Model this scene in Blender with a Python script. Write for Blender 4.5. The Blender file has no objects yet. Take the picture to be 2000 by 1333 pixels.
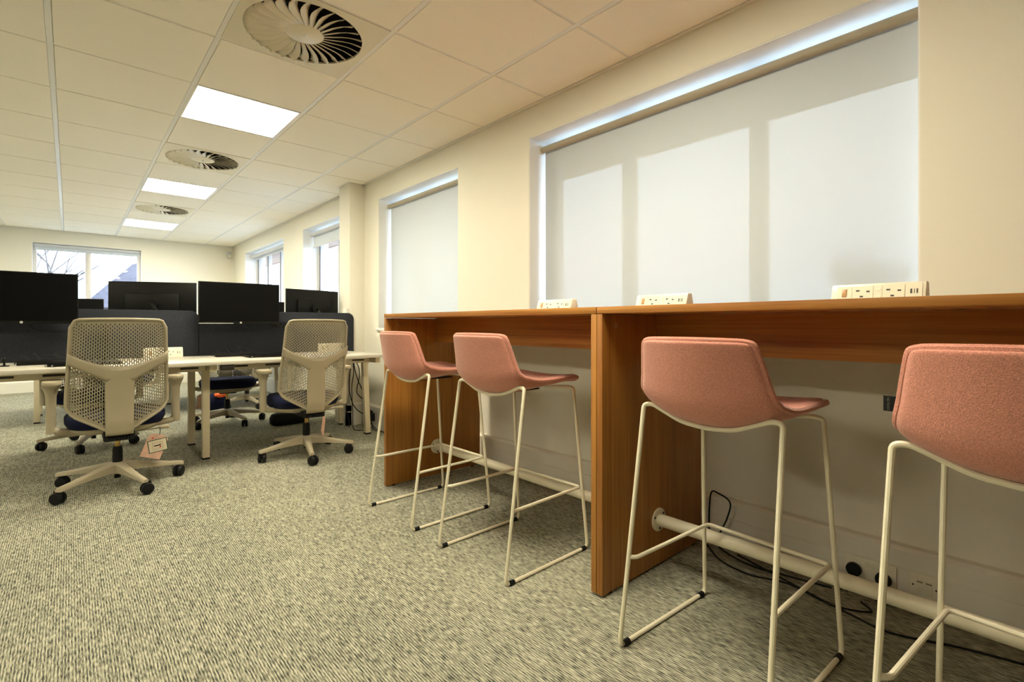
import bpy, bmesh, math, random
from mathutils import Vector, Matrix
R = math.radians
PI = math.pi
random.seed(4)
scene = bpy.context.scene
col = scene.collection

# ------------------------------------------------------------------ camera, sky, exposure
F_PX, YAW, HORIZON, CAM_H = 971.15, 0.7272, 633.75, 1.0
cam_d = bpy.data.cameras.new('camera')
cam_d.sensor_width = 36.0
cam_d.sensor_fit = 'HORIZONTAL'
cam_d.lens = F_PX / 2000 * 36.0
cam_d.shift_y = -(666.5 - HORIZON) / 2000
cam_d.clip_start = 0.02
cam = bpy.data.objects.new('camera', cam_d)
cam.location = (0, 0, CAM_H)
cam.rotation_euler = (PI / 2, 0, -YAW)
col.objects.link(cam)
scene.camera = cam

scene.view_settings.view_transform = 'Standard'
scene.view_settings.look = 'None'
scene.view_settings.gamma = 1.0
scene.view_settings.use_curve_mapping = False
scene.view_settings.exposure = 0.24
SKY = 10.0          # overcast daylight
LAMP = 45.0        # ceiling LED panels
LAMP_COL = (1.0, 0.915, 0.69)

world = bpy.data.worlds.new('overcast_sky')
scene.world = world
world.use_nodes = True
wn = world.node_tree.nodes
wl = world.node_tree.links
bg = wn['Background']
tc = wn.new('ShaderNodeTexCoord')
nz = wn.new('ShaderNodeTexNoise')
nz.inputs['Scale'].default_value = 2.2
nz.inputs['Detail'].default_value = 5
rmp = wn.new('ShaderNodeValToRGB')
rmp.color_ramp.elements[0].position = 0.35
rmp.color_ramp.elements[0].color = (0.56, 0.74, 1.0, 1)
rmp.color_ramp.elements[1].position = 0.62
rmp.color_ramp.elements[1].color = (0.72, 0.85, 1.0, 1)
wl.new(tc.outputs['Generated'], nz.inputs['Vector'])
wl.new(nz.outputs['Fac'], rmp.inputs['Fac'])
wl.new(rmp.outputs['Color'], bg.inputs['Color'])
bg.inputs['Strength'].default_value = SKY
scene.cycles.use_denoising = True
scene.cycles.max_bounces = 10
scene.cycles.diffuse_bounces = 6
scene.cycles.transparent_max_bounces = 16
scene.cycles.sample_clamp_indirect = 8.0

# ------------------------------------------------------------------ room dimensions
ZC = 2.4195                    # ceiling
XW = 2.2408                    # face of the window wall
YF = 10.17                     # face of the far wall
XL, YB = -7.2, -3.6            # unseen walls
GX, GY, GP = -0.0737, 2.7996, 0.6222   # ceiling grid origin and pitch
WIN_T, WIN_B = 2.218, 0.965
XG = 2.47                      # glazing plane

# ------------------------------------------------------------------ materials
M = {}
def mat(name, colr, rough=0.5, metal=0.0, spec=0.5, noise=None, bump=None, sheen=0.0, coat=0.0):
    m = bpy.data.materials.new(name)
    m.use_nodes = True
    nt = m.node_tree
    b = nt.nodes['Principled BSDF']
    b.inputs['Base Color'].default_value = (*colr, 1)
    b.inputs['Roughness'].default_value = rough
    b.inputs['Metallic'].default_value = metal
    b.inputs['Specular IOR Level'].default_value = spec
    b.inputs['Sheen Weight'].default_value = sheen
    b.inputs['Coat Weight'].default_value = coat
    if noise or bump:
        t = nt.nodes.new('ShaderNodeTexCoord')
    if noise:                      # (scale vector, amount)
        mp = nt.nodes.new('ShaderNodeMapping')
        mp.inputs['Scale'].default_value = noise[0]
        n = nt.nodes.new('ShaderNodeTexNoise')
        n.inputs['Scale'].default_value = 1.0
        n.inputs['Detail'].default_value = 4
        rp = nt.nodes.new('ShaderNodeValToRGB')
        a = noise[1]
        rp.color_ramp.elements[0].position = 0.3
        rp.color_ramp.elements[1].position = 0.7
        rp.color_ramp.elements[0].color = (*[max(0, c * (1 - a)) for c in colr], 1)
        rp.color_ramp.elements[1].color = (*[min(1, c * (1 + a)) for c in colr], 1)
        nt.links.new(t.outputs['Object'], mp.inputs['Vector'])
        nt.links.new(mp.outputs['Vector'], n.inputs['Vector'])
        nt.links.new(n.outputs['Fac'], rp.inputs['Fac'])
        nt.links.new(rp.outputs['Color'], b.inputs['Base Color'])
    if bump:                       # (scale, strength)
        n2 = nt.nodes.new('ShaderNodeTexNoise')
        n2.inputs['Scale'].default_value = bump[0]
        n2.inputs['Detail'].default_value = 3
        bp = nt.nodes.new('ShaderNodeBump')
        bp.inputs['Strength'].default_value = bump[1]
        bp.inputs['Distance'].default_value = 0.002
        nt.links.new(t.outputs['Object'], n2.inputs['Vector'])
        nt.links.new(n2.outputs['Fac'], bp.inputs['Height'])
        nt.links.new(bp.outputs['Normal'], b.inputs['Normal'])
    M[name] = m
    return m

mat('wall_paint', (0.80, 0.775, 0.68), 0.7, noise=((0.8, 0.8, 0.8), 0.02), bump=(60, 0.15), spec=0.3)
mat('reveal_paint', (0.85, 0.845, 0.82), 0.6)
mat('skirting_plastic', (0.78, 0.75, 0.66), 0.45)
mat('tile_face', (0.95, 0.905, 0.81), 0.9, noise=((220, 220, 220), 0.025), bump=(260, 0.08), spec=0.2)
mat('grid_white', (0.82, 0.81, 0.78), 0.35)
mat('diffuser_white', (0.74, 0.69, 0.55), 0.3)
mat('void_black', (0.004, 0.004, 0.004), 0.9)
mat('stool_frame', (0.82, 0.76, 0.58), 0.35)
mat('pink_felt', (0.60, 0.255, 0.19), 0.9, noise=((330, 330, 330), 0.22), bump=(420, 0.5), sheen=0.3, spec=0.2)
mat('black_rubber', (0.007, 0.007, 0.007), 0.55, spec=0.25)
mat('chair_plastic', (0.41, 0.36, 0.255), 0.45, spec=0.35)
mat('chair_plastic_shaded', (0.33, 0.295, 0.205), 0.55, spec=0.3)  # chair plastic darkened: shade of the concave back put into the colour
mat('navy_fabric', (0.008, 0.011, 0.035), 0.95, noise=((300, 300, 300), 0.3), spec=0.2)
mat('screen_fabric', (0.030, 0.033, 0.042), 0.95, noise=((120, 30, 300), 0.22), bump=(300, 0.4), spec=0.15)
mat('monitor_black', (0.005, 0.005, 0.0045), 0.45, spec=0.2)
mat('monitor_glass', (0.0025, 0.0025, 0.0025), 0.35, spec=0.12)
mat('desk_white', (0.60, 0.565, 0.49), 0.4)
mat('steel_white', (0.72, 0.64, 0.46), 0.35)
mat('brass', (0.55, 0.38, 0.14), 0.3, metal=1.0)
mat('chrome', (0.75, 0.74, 0.70), 0.15, metal=1.0)
mat('cap_beige', (0.45, 0.25, 0.10), 0.4)
mat('socket_white', (0.80, 0.76, 0.62), 0.3)
mat('socket_panel', (0.76, 0.71, 0.56), 0.35)
mat('slot_dark', (0.03, 0.025, 0.02), 0.5)
mat('tag_card', (0.72, 0.46, 0.36), 0.6, noise=((25, 25, 25), 0.15))
mat('tag_paper', (0.75, 0.66, 0.50), 0.6)
mat('tag_green', (0.0, 0.06, 0.02), 0.5)
mat('tag_red', (0.65, 0.01, 0.01), 0.5)
mat('logo_silver', (0.6, 0.6, 0.56), 0.3)
mat('text_grey', (0.10, 0.10, 0.09), 0.6)
mat('frame_dark', (0.045, 0.05, 0.07), 0.4)
mat('frame_upvc', (0.62, 0.60, 0.57), 0.35)
mat('soffit_wood', (0.36, 0.25, 0.20), 0.7, noise=((4, 60, 4), 0.2))
mat('brick_pale', (0.09, 0.075, 0.075), 0.8, noise=((6, 6, 14), 0.3))
mat('roof_slate', (0.085, 0.08, 0.095), 0.8, noise=((5, 5, 12), 0.2))
mat('render_pale', (0.15, 0.15, 0.16), 0.8)
mat('bark', (0.12, 0.105, 0.10), 0.9, noise=((8, 8, 2), 0.3))
mat('leaf_mass', (0.14, 0.17, 0.10), 0.9, noise=((3, 3, 3), 0.35))
mat('ground_grass', (0.24, 0.25, 0.24), 0.95)
mat('blind_bar', (0.40, 0.36, 0.27), 0.5)
mat('blind_grey', (0.55, 0.56, 0.58), 0.5)
mat('orange_cloth', (0.8, 0.12, 0.02), 0.8)

def emit(name, colr, st):
    m = bpy.data.materials.new(name)
    m.use_nodes = True
    nt = m.node_tree
    nt.nodes.clear()
    o = nt.nodes.new('ShaderNodeOutputMaterial')
    e = nt.nodes.new('ShaderNodeEmission')
    e.inputs['Color'].default_value = (*colr, 1)
    e.inputs['Strength'].default_value = st
    nt.links.new(e.outputs[0], o.inputs[0])
    M[name] = m
emit('led_panel', LAMP_COL, LAMP)
emit('led_blue', (0.1, 0.15, 1.0), 6)

def wood(name, axis, light, dark):
    """Oak veneer, the grain running along one axis of the object."""
    m = mat(name, light, 0.42)
    nt = m.node_tree
    b = nt.nodes['Principled BSDF']
    t = nt.nodes.new('ShaderNodeTexCoord')
    sc = [95, 95, 95]
    sc[axis] = 1.6
    mp = nt.nodes.new('ShaderNodeMapping')
    mp.inputs['Scale'].default_value = sc
    n = nt.nodes.new('ShaderNodeTexNoise')
    n.inputs['Scale'].default_value = 1
    n.inputs['Detail'].default_value = 6
    n.inputs['Roughness'].default_value = 0.65
    sc2 = [13, 13, 13]
    sc2[axis] = 0.5
    mp2 = nt.nodes.new('ShaderNodeMapping')
    mp2.inputs['Scale'].default_value = sc2
    n2 = nt.nodes.new('ShaderNodeTexNoise')
    n2.inputs['Scale'].default_value = 1
    n2.inputs['Detail'].default_value = 3
    mx = nt.nodes.new('ShaderNodeMath')
    mx.operation = 'MULTIPLY_ADD'
    mx.inputs[1].default_value = 0.55
    ad = nt.nodes.new('ShaderNodeMath')
    ad.operation = 'MULTIPLY'
    ad.inputs[1].default_value = 0.45
    rp = nt.nodes.new('ShaderNodeValToRGB')
    rp.color_ramp.elements[0].position = 0.36
    rp.color_ramp.elements[0].color = (*dark, 1)
    rp.color_ramp.elements[1].position = 0.62
    rp.color_ramp.elements[1].color = (*light, 1)
    L = nt.links.new
    L(t.outputs['Object'], mp.inputs['Vector'])
    L(t.outputs['Object'], mp2.inputs['Vector'])
    L(mp.outputs[0], n.inputs['Vector'])
    L(mp2.outputs[0], n2.inputs['Vector'])
    L(n2.outputs['Fac'], ad.inputs[0])
    L(n.outputs['Fac'], mx.inputs[0])
    L(ad.outputs[0], mx.inputs[2])
    L(mx.outputs[0], rp.inputs['Fac'])
    L(rp.outputs['Color'], b.inputs['Base Color'])
OAK_L, OAK_D = (0.50, 0.225, 0.042), (0.27, 0.095, 0.014)
wood('oak_x', 0, OAK_L, OAK_D)
wood('oak_y', 1, OAK_L, OAK_D)
wood('oak_z', 2, OAK_L, OAK_D)

def carpet():
    m = mat('carpet_loop', (0.4, 0.38, 0.3), 0.95, spec=0.1)
    nt = m.node_tree
    L = nt.links.new
    N = nt.nodes.new
    b = nt.nodes['Principled BSDF']
    t = N('ShaderNodeTexCoord')
    def noise(s, d=2):
        mp = N('ShaderNodeMapping')
        mp.inputs['Scale'].default_value = s
        n = N('ShaderNodeTexNoise')
        n.inputs['Scale'].default_value = 1
        n.inputs['Detail'].default_value = d
        L(t.outputs['Object'], mp.inputs['Vector'])
        L(mp.outputs[0], n.inputs['Vector'])
        return n.outputs['Fac']
    def math_(op, a, bb):
        n = N('ShaderNodeMath')
        n.operation = op
        for i, v in enumerate((a, bb)):
            if isinstance(v, (int, float)):
                n.inputs[i].default_value = v
            else:
                L(v, n.inputs[i])
        return n.outputs[0]
    sx = N('ShaderNodeSeparateXYZ')
    L(t.outputs['Object'], sx.inputs[0])
    rib = math_('SINE', math_('MULTIPLY', sx.outputs['X'], 2 * PI / 0.0078), 0)
    fleck = noise((300, 34, 1), 3)
    broad = noise((60, 9, 1), 2)
    patch = noise((1.6, 1.1, 1), 2)
    f = math_('ADD', math_('MULTIPLY', fleck, 1.25), math_('MULTIPLY', broad, 0.38))
    f = math_('ADD', f, math_('MULTIPLY', patch, 0.18))
    f = math_('ADD', f, math_('MULTIPLY', rib, 0.13))
    rp = N('ShaderNodeValToRGB')
    e = rp.color_ramp.elements
    e[0].position = 0.12
    e[0].color = (0.045, 0.05, 0.042, 1)
    e[1].position = 0.74
    e[1].color = (0.55, 0.535, 0.415, 1)
    k = e.new(0.38)
    k.color = (0.225, 0.225, 0.172, 1)
    f2 = math_('MULTIPLY', f, 1.0)
    mr = N('ShaderNodeMapRange')
    mr.inputs['From Min'].default_value = 0.55
    mr.inputs['From Max'].default_value = 1.35
    L(f2, mr.inputs['Value'])
    L(mr.outputs[0], rp.inputs['Fac'])
    L(rp.outputs['Color'], b.inputs['Base Color'])
    bp = N('ShaderNodeBump')
    bp.inputs['Strength'].default_value = 0.6
    bp.inputs['Distance'].default_value = 0.003
    L(math_('ADD', math_('MULTIPLY', rib, 0.35), fleck), bp.inputs['Height'])
    L(bp.outputs[0], b.inputs['Normal'])
carpet()

def blind(name, transp, transl, colr):
    """Roller blind cloth: part open weave, part translucent, part matt."""
    m = bpy.data.materials.new(name)
    m.use_nodes = True
    nt = m.node_tree
    nt.nodes.clear()
    N, L = nt.nodes.new, nt.links.new
    o = N('ShaderNodeOutputMaterial')
    d = N('ShaderNodeBsdfDiffuse')
    d.inputs['Color'].default_value = (*colr, 1)
    tl = N('ShaderNodeBsdfTranslucent')
    tl.inputs['Color'].default_value = (*colr, 1)
    tp = N('ShaderNodeBsdfTransparent')
    m1 = N('ShaderNodeMixShader')
    m1.inputs[0].default_value = transl
    m2 = N('ShaderNodeMixShader')
    m2.inputs[0].default_value = transp
    L(d.outputs[0], m1.inputs[1])
    L(tl.outputs[0], m1.inputs[2])
    L(m1.outputs[0], m2.inputs[1])
    L(tp.outputs[0], m2.inputs[2])
    L(m2.outputs[0], o.inputs[0])
    M[name] = m
blind('blind_screen', 0.0235, 0.010, (0.56, 0.61, 0.65))
blind('blind_dense', 0.0, 0.058, (0.60, 0.64, 0.67))

def glass():
    m = bpy.data.materials.new('pane_glass')
    m.use_nodes = True
    nt = m.node_tree
    nt.nodes.clear()
    N, L = nt.nodes.new, nt.links.new
    o = N('ShaderNodeOutputMaterial')
    tp = N('ShaderNodeBsdfTransparent')
    g = N('ShaderNodeBsdfGlossy')
    g.inputs['Roughness'].default_value = 0.02
    mx = N('ShaderNodeMixShader')
    mx.inputs[0].default_value = 0.04
    L(tp.outputs[0], mx.inputs[1])
    L(g.outputs[0], mx.inputs[2])
    L(mx.outputs[0], o.inputs[0])
    M['pane_glass'] = m
glass()

# ------------------------------------------------------------------ mesh helpers
class MB:
    def __init__(self):
        self.v, self.f = [], []
    def add(self, vs, fs):
        k = len(self.v)
        self.v += [Vector(p) for p in vs]
        self.f += [tuple(i + k for i in q) for q in fs]
        return self
    def box(self, x0, x1, y0, y1, z0, z1, mtx=None):
        vs = [Vector((x, y, z)) for x in (x0, x1) for y in (y0, y1) for z in (z0, z1)]
        if mtx:
            vs = [mtx @ p for p in vs]
        return self.add(vs, [(0, 1, 3, 2), (4, 6, 7, 5), (0, 4, 5, 1), (2, 3, 7, 6), (0, 2, 6, 4), (1, 5, 7, 3)])
    def rings(self, rings, closed_loop=True, cap=True, wrap=False):
        n = len(rings[0])
        vs = [p for r in rings for p in r]
        fs = []
        m = len(rings)
        for i in range(m if wrap else m - 1):
            j = (i + 1) % m
            for k in range(n if closed_loop else n - 1):
                k2 = (k + 1) % n
                fs.append((i * n + k, i * n + k2, j * n + k2, j * n + k))
        if cap and not wrap:
            fs.append(tuple(range(n))[::-1])
            fs.append(tuple((m - 1) * n + k for k in range(n)))
        return self.add(vs, fs)
    def cyl(self, p0, p1, r0, r1=None, n=16):
        p0, p1 = Vector(p0), Vector(p1)
        r1 = r0 if r1 is None else r1
        d = (p1 - p0).normalized()
        a = d.orthogonal().normalized()
        b = d.cross(a)
        c = [(math.cos(2 * PI * k / n), math.sin(2 * PI * k / n)) for k in range(n)]
        return self.rings([[p0 + a * (x * r0) + b * (y * r0) for x, y in c], [p1 + a * (x * r1) + b * (y * r1) for x, y in c]])
    def lathe(self, prof, n=24, org=(0, 0, 0), mtx=None):
        o = Vector(org)
        rs = []
        for r, z in prof:
            ring = [Vector((r * math.cos(2 * PI * k / n), r * math.sin(2 * PI * k / n), z)) for k in range(n)]
            rs.append([(mtx @ p if mtx else p) + o for p in ring])
        return self.rings(rs)
    def tube(self, path, r, n=8, closed=False, rads=None):
        P = [Vector(p) for p in path]
        m = len(P)
        T = []
        for i in range(m):
            a = P[(i - 1) % m] if (closed or i > 0) else P[i]
            b = P[(i + 1) % m] if (closed or i < m - 1) else P[i]
            T.append((b - a).normalized())
        nrm = T[0].orthogonal().normalized()
        rs = []
        for i in range(m):
            if i:
                q = T[i - 1].rotation_difference(T[i])
                nrm = (q @ nrm).normalized()
            bn = T[i].cross(nrm).normalized()
            rr = rads[i] if rads else r
            rs.append([P[i] + nrm * (rr * math.cos(2 * PI * k / n)) + bn * (rr * math.sin(2 * PI * k / n)) for k in range(n)])
        return self.rings(rs, wrap=closed)
    def prism(self, pts, axis, a, b):
        """Extrude a polygon of 2-D points along an axis from a to b."""
        def put(p, h):
            q = list(p)
            q.insert(axis, h)
            return Vector(q)
        n = len(pts)
        return self.rings([[put(p, a) for p in pts], [put(p, b) for p in pts]])
    def build(self, name, material, parent=None, org=None, bevel=0, smooth=35, label=None, segs=2, merge=False):
        off = Vector(org) if org is not None else Vector((0, 0, 0))
        if parent is not None and org is None:
            off = Vector((0, 0, 0))
        me = bpy.data.meshes.new(name)
        me.from_pydata([p - off for p in self.v], [], self.f)
        bm = bmesh.new()
        bm.from_mesh(me)
        if merge:
            bmesh.ops.remove_doubles(bm, verts=bm.verts, dist=1e-5)
        bmesh.ops.recalc_face_normals(bm, faces=bm.faces)
        if bevel:
            ed = [e for e in bm.edges if len(e.link_faces) == 2 and e.calc_face_angle(0) > 0.6]
            bmesh.ops.bevel(bm, geom=ed, offset=bevel, segments=segs, profile=0.5, affect='EDGES', clamp_overlap=True)
        bm.to_mesh(me)
        bm.free()
        if smooth:
            for p in me.polygons:
                p.use_smooth = True
            me.set_sharp_from_angle(angle=R(smooth))
        me.materials.append(M[material] if isinstance(material, str) else material)
        o = bpy.data.objects.new(name, me)
        col.objects.link(o)
        if parent is not None:
            o.parent = parent
        else:
            o.location = off
        if label:
            o['label'] = label
        return o

def box(x0, x1, y0, y1, z0, z1, mtx=None):
    return MB().box(x0, x1, y0, y1, z0, z1, mtx)

def fillet(pts, r, n=5, closed=False):
    P = [Vector(p) for p in pts]
    m = len(P)
    out = []
    for i in range(m):
        if not closed and i in (0, m - 1):
            out.append(P[i])
            continue
        a, b, c = P[i - 1], P[i], P[(i + 1) % m]
        d1, d2 = (a - b), (c - b)
        rr = min(r, d1.length * 0.45, d2.length * 0.45)
        s, e = b + d1.normalized() * rr, b + d2.normalized() * rr
        for k in range(n + 1):
            t = k / n
            out.append(s * (1 - t) ** 2 + b * (2 * t * (1 - t)) + e * t ** 2)
    return out

def spline(pts, n=8):
    P = [Vector(p) for p in pts]
    P = [P[0] * 2 - P[1]] + P + [P[-1] * 2 - P[-2]]
    out = []
    for i in range(1, len(P) - 2):
        a, b, c, d = P[i - 1:i + 3]
        for k in range(n):
            t = k / n
            out.append(0.5 * ((2 * b) + (c - a) * t + (2 * a - 5 * b + 4 * c - d) * t * t + (3 * b - a - 3 * c + d) * t ** 3))
    out.append(P[-2])
    return out

def tag(o, label, cat, group=None):
    o['label'] = label
    o['category'] = cat
    if group:
        o['group'] = group
    return o

def thing(name, label, cat, loc=(0, 0, 0), rz=0, group=None):
    o = bpy.data.objects.new(name, None)
    o.empty_display_size = 0.1
    o.location = loc
    o.rotation_euler = (0, 0, rz)
    col.objects.link(o)
    return tag(o, label, cat, group)

def struct(o):
    o['kind'] = 'structure'
    return o

def dup(root, loc, rz, label):
    def cp(o, parent):
        c = o.copy()
        col.objects.link(c)
        c.parent = parent
        for ch in [k for k in bpy.data.objects if k.parent is o and k.name in kids]:
            cp(ch, c)
        return c
    kids = set(x.name for x in root.children_recursive)
    r = root.copy()
    col.objects.link(r)
    r.location = loc
    r.rotation_euler = (0, 0, rz)
    r['label'] = label
    for ch in list(root.children):
        if ch.name in kids:
            cp(ch, r)
    return r

def text_part(name, body, size, material, parent, mtx, depth=0.0003):
    cu = bpy.data.curves.new(name, 'FONT')
    cu.body = body
    cu.size = size
    cu.align_x = 'CENTER'
    cu.align_y = 'CENTER'
    cu.extrude = depth
    tmp = bpy.data.objects.new(name, cu)
    col.objects.link(tmp)
    dg = bpy.context.evaluated_depsgraph_get()
    me = bpy.data.meshes.new_from_object(tmp.evaluated_get(dg))
    bpy.data.objects.remove(tmp)
    me.transform(mtx)
    me.materials.clear()
    me.materials.append(M[material])
    o = bpy.data.objects.new(name, me)
    col.objects.link(o)
    o.parent = parent
    return o

# ------------------------------------------------------------------ the setting
struct(box(XL, XW + 0.3, YB, YF + 0.3, -0.1, 0).build('floor', 'carpet_loop', smooth=0))
mat('wall_unseen_dark', (0.22, 0.21, 0.19), 0.8)  # unseen left and back walls, tone darkened to lower the fill light
struct(box(XL - 0.2, XL, YB, YF, 0, ZC).build('wall_left', 'wall_unseen_dark', smooth=0))
struct(box(XL, XW, YB - 0.2, YB, 0, ZC).build('wall_back', 'wall_unseen_dark', smooth=0))

WINS = [(0.353, 2.353), (3.143, 4.472), (5.20, 6.56), (7.34, 9.38)]   # spans of the side windows along y
XO = 2.57                                                            # outer face of the wall
def wall_with_windows(name, spans, lo, hi, axis, a, b):
    mb = MB()
    def bx(p, q, z0, z1):
        if axis == 'y':
            mb.box(a, b, p, q, z0, z1)
        else:
            mb.box(p, q, a, b, z0, z1)
    bx(lo, hi, 0, WIN_B)
    bx(lo, hi, WIN_T, ZC + 0.3)
    p = lo
    for s, e in spans:
        bx(p, s, WIN_B, WIN_T)
        p = e
    bx(p, hi, WIN_B, WIN_T)
    return struct(mb.build(name, 'wall_paint', smooth=0))
wall_with_windows('wall_right', WINS, YB, YF + 0.33, 'y', XW, XO)
FW = (-0.415, 0.885)
wall_with_windows('wall_far', [FW], XL, XW, 'x', YF, YF + 0.33)

# boxed-in column beside the second window
CX0, CY0, CY1 = 2.085, 4.775, 5.03
struct(box(CX0, XW, CY0, CY1, 0, ZC).build('wall_column', 'wall_paint', bevel=0.002))
# conduit cover low on the column
struct(box(CX0 - 0.035, CX0, CY0 + 0.02, CY0 + 0.11, 0.2, 1.16).build('trim_2', 'wall_paint', bevel=0.004))

# skirting trunking along the window wall, round the column and along the far wall
def trunk_profile(d, h):
    return [(0, 0), (d, 0), (d, h * 0.62), (d - 0.003, h * 0.63), (d - 0.003, h * 0.65), (d, h * 0.66), (d, h - 0.012), (d - 0.012, h), (0, h)]
TD, TH = 0.046, 0.212
pr = [(XW - x, z) for x, z in trunk_profile(TD, TH)]
mb = MB()
for y0, y1 in ((YB, CY0), (CY1, YF)):
    mb.rings([[Vector((x, y, z)) for x, z in pr] for y in (y0, y1)])
struct(mb.build('baseboard_right', 'skirting_plastic', smooth=0))
mb = MB()
mb.rings([[Vector((x, CY0 - d, z)) for d, z in trunk_profile(TD, TH)] for x in (CX0 - TD, XW - TD)])
mb.rings([[Vector((CX0 - d, y, z)) for d, z in trunk_profile(TD, TH)] for y in (CY0 - TD, CY1)])
struct(mb.build('baseboard_column', 'skirting_plastic', smooth=0))
mb = MB()
mb.rings([[Vector((x, YF - d * 0.5, z)) for d, z in trunk_profile(TD, 0.16)] for x in (XL, XW - TD)])
struct(mb.build('baseboard_far', 'skirting_plastic', smooth=0))

# ------------------------------------------------------------------ ceiling: slab, grid, tiles
NI0, NI1, NJ0, NJ1 = -5, 3, -6, 12
gx = lambda i: GX + GP * i
gy = lambda j: GY + GP * j
ceil = MB()
ceil.box(XL, XW, YB, YF, ZC + 0.16, ZC + 0.26)
XT, YT = gx(NI0), gy(NJ0)
ceil.box(XL, XT, YB, YF, ZC, ZC + 0.16)
ceil.box(XT, XW, YB, YT, ZC, ZC + 0.16)
ceiling = struct(ceil.build('ceiling', 'tile_face', smooth=0))
tee = 0.024
for i in range(NI0, NI1 + 1):
    box(gx(i) - tee / 2, gx(i) + tee / 2, YT, YF, ZC - 0.0015, ZC + 0.03).build('main_tee', 'grid_white', ceiling, smooth=0)
for j in range(NJ0, NJ1):
    y = gy(j)
    if y < YF:
        box(XT, XW, y - tee / 2, y + tee / 2, ZC + 0.0005, ZC + 0.028).build('cross_tee', 'grid_white', ceiling, smooth=0)
TILE_CACHE = {}
def ceiling_tile(x0, x1, y0, y1):
    w, h = round(x1 - x0 - 0.027, 3), round(y1 - y0 - 0.014, 3)
    if (w, h) not in TILE_CACHE:
        o = box(-w / 2, w / 2, -h / 2, h / 2, -0.004, 0.014).build('ceiling_tile', 'tile_face', ceiling, bevel=0.0025, segs=1, smooth=0)
        TILE_CACHE[(w, h)] = o.data
    else:
        o = bpy.data.objects.new('ceiling_tile', TILE_CACHE[(w, h)])
        col.objects.link(o)
        o.parent = ceiling
    o.location = ((x0 + x1) / 2, (y0 + y1) / 2, ZC)
LIGHT_J = [-3, 1, 5, 9]
DIFF_J = [-5, -1, 3, 7]
LIGHT_I2 = -5
for i in range(NI0, NI1 + 1):
    for j in range(NJ0, NJ1):
        x0, x1, y0, y1 = gx(i), gx(i + 1), gy(j), gy(j + 1)
        if i == NI1:
            x1 = XW - 0.012
        if y0 > YF - 0.05:
            continue
        y1 = min(y1, YF)
        if i == 1 and (j in LIGHT_J or j in DIFF_J):
            continue
        if i == LIGHT_I2 and j in LIGHT_J:
            continue
        ceiling_tile(x0, x1, y0, y1)
# perimeter angle
mb = MB()
mb.box(XW - 0.022, XW, YB, YF, ZC - 0.006, ZC + 0.004)
mb.box(XL, XW, YF - 0.022, YF, ZC - 0.006, ZC + 0.004)
mb.box(CX0 - 0.022, XW, CY0 - 0.022, CY1 + 0.022, ZC - 0.006, ZC + 0.004)
struct(mb.build('trim_1', 'grid_white', smooth=0))

# LED panels
def led_panel(x0, y0, label, w=GP, group='square LED panels set into the tile grid'):
    cx, cy = x0 + w / 2, y0 + GP / 2
    t = thing('led_ceiling_panel', label, 'ceiling light', (cx, cy, ZC), 0, group)
    a, b = w / 2 - 0.010, w / 2 - 0.022
    c, d = GP / 2 - 0.010, GP / 2 - 0.022
    mb = MB()
    mb.box(-a, a, -c, -d, -0.004, 0.02)
    mb.box(-a, a, d, c, -0.004, 0.02)
    mb.box(-a, -b, -d, d, -0.004, 0.02)
    mb.box(b, a, -d, d, -0.004, 0.02)
    mb.build('frame', 'grid_white', t, smooth=0)
    box(-b, b, -d, d, -0.001, 0.012).build('light_diffuser', 'led_panel', t, smooth=0)
    box(-b, b, -d, d, 0.02, 0.05).build('housing', 'grid_white', t, smooth=0)
ltxt = {1: 'largest glowing LED panel, the one nearest the bar and the big round air diffuser',
        5: 'second glowing LED panel, between the two farther round air diffusers',
        9: 'smallest glowing LED panel, farthest off near the end wall',
        -3: 'LED panel overhead in line with the others, above the pink stools'}
for j in LIGHT_J:
    led_panel(gx(1), gy(j), ltxt[j])
ltx2 = {1: 'LED panel of the unseen left row, second from the far wall side', 5: 'LED panel of the unseen left row, level with the far desks',
        9: 'LED panel of the unseen left row, nearest the far wall', -3: 'LED panel of the unseen left row, level with the bar stools'}
for j in LIGHT_J:
    led_panel(gx(LIGHT_I2), gy(j), ltx2[j])

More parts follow.
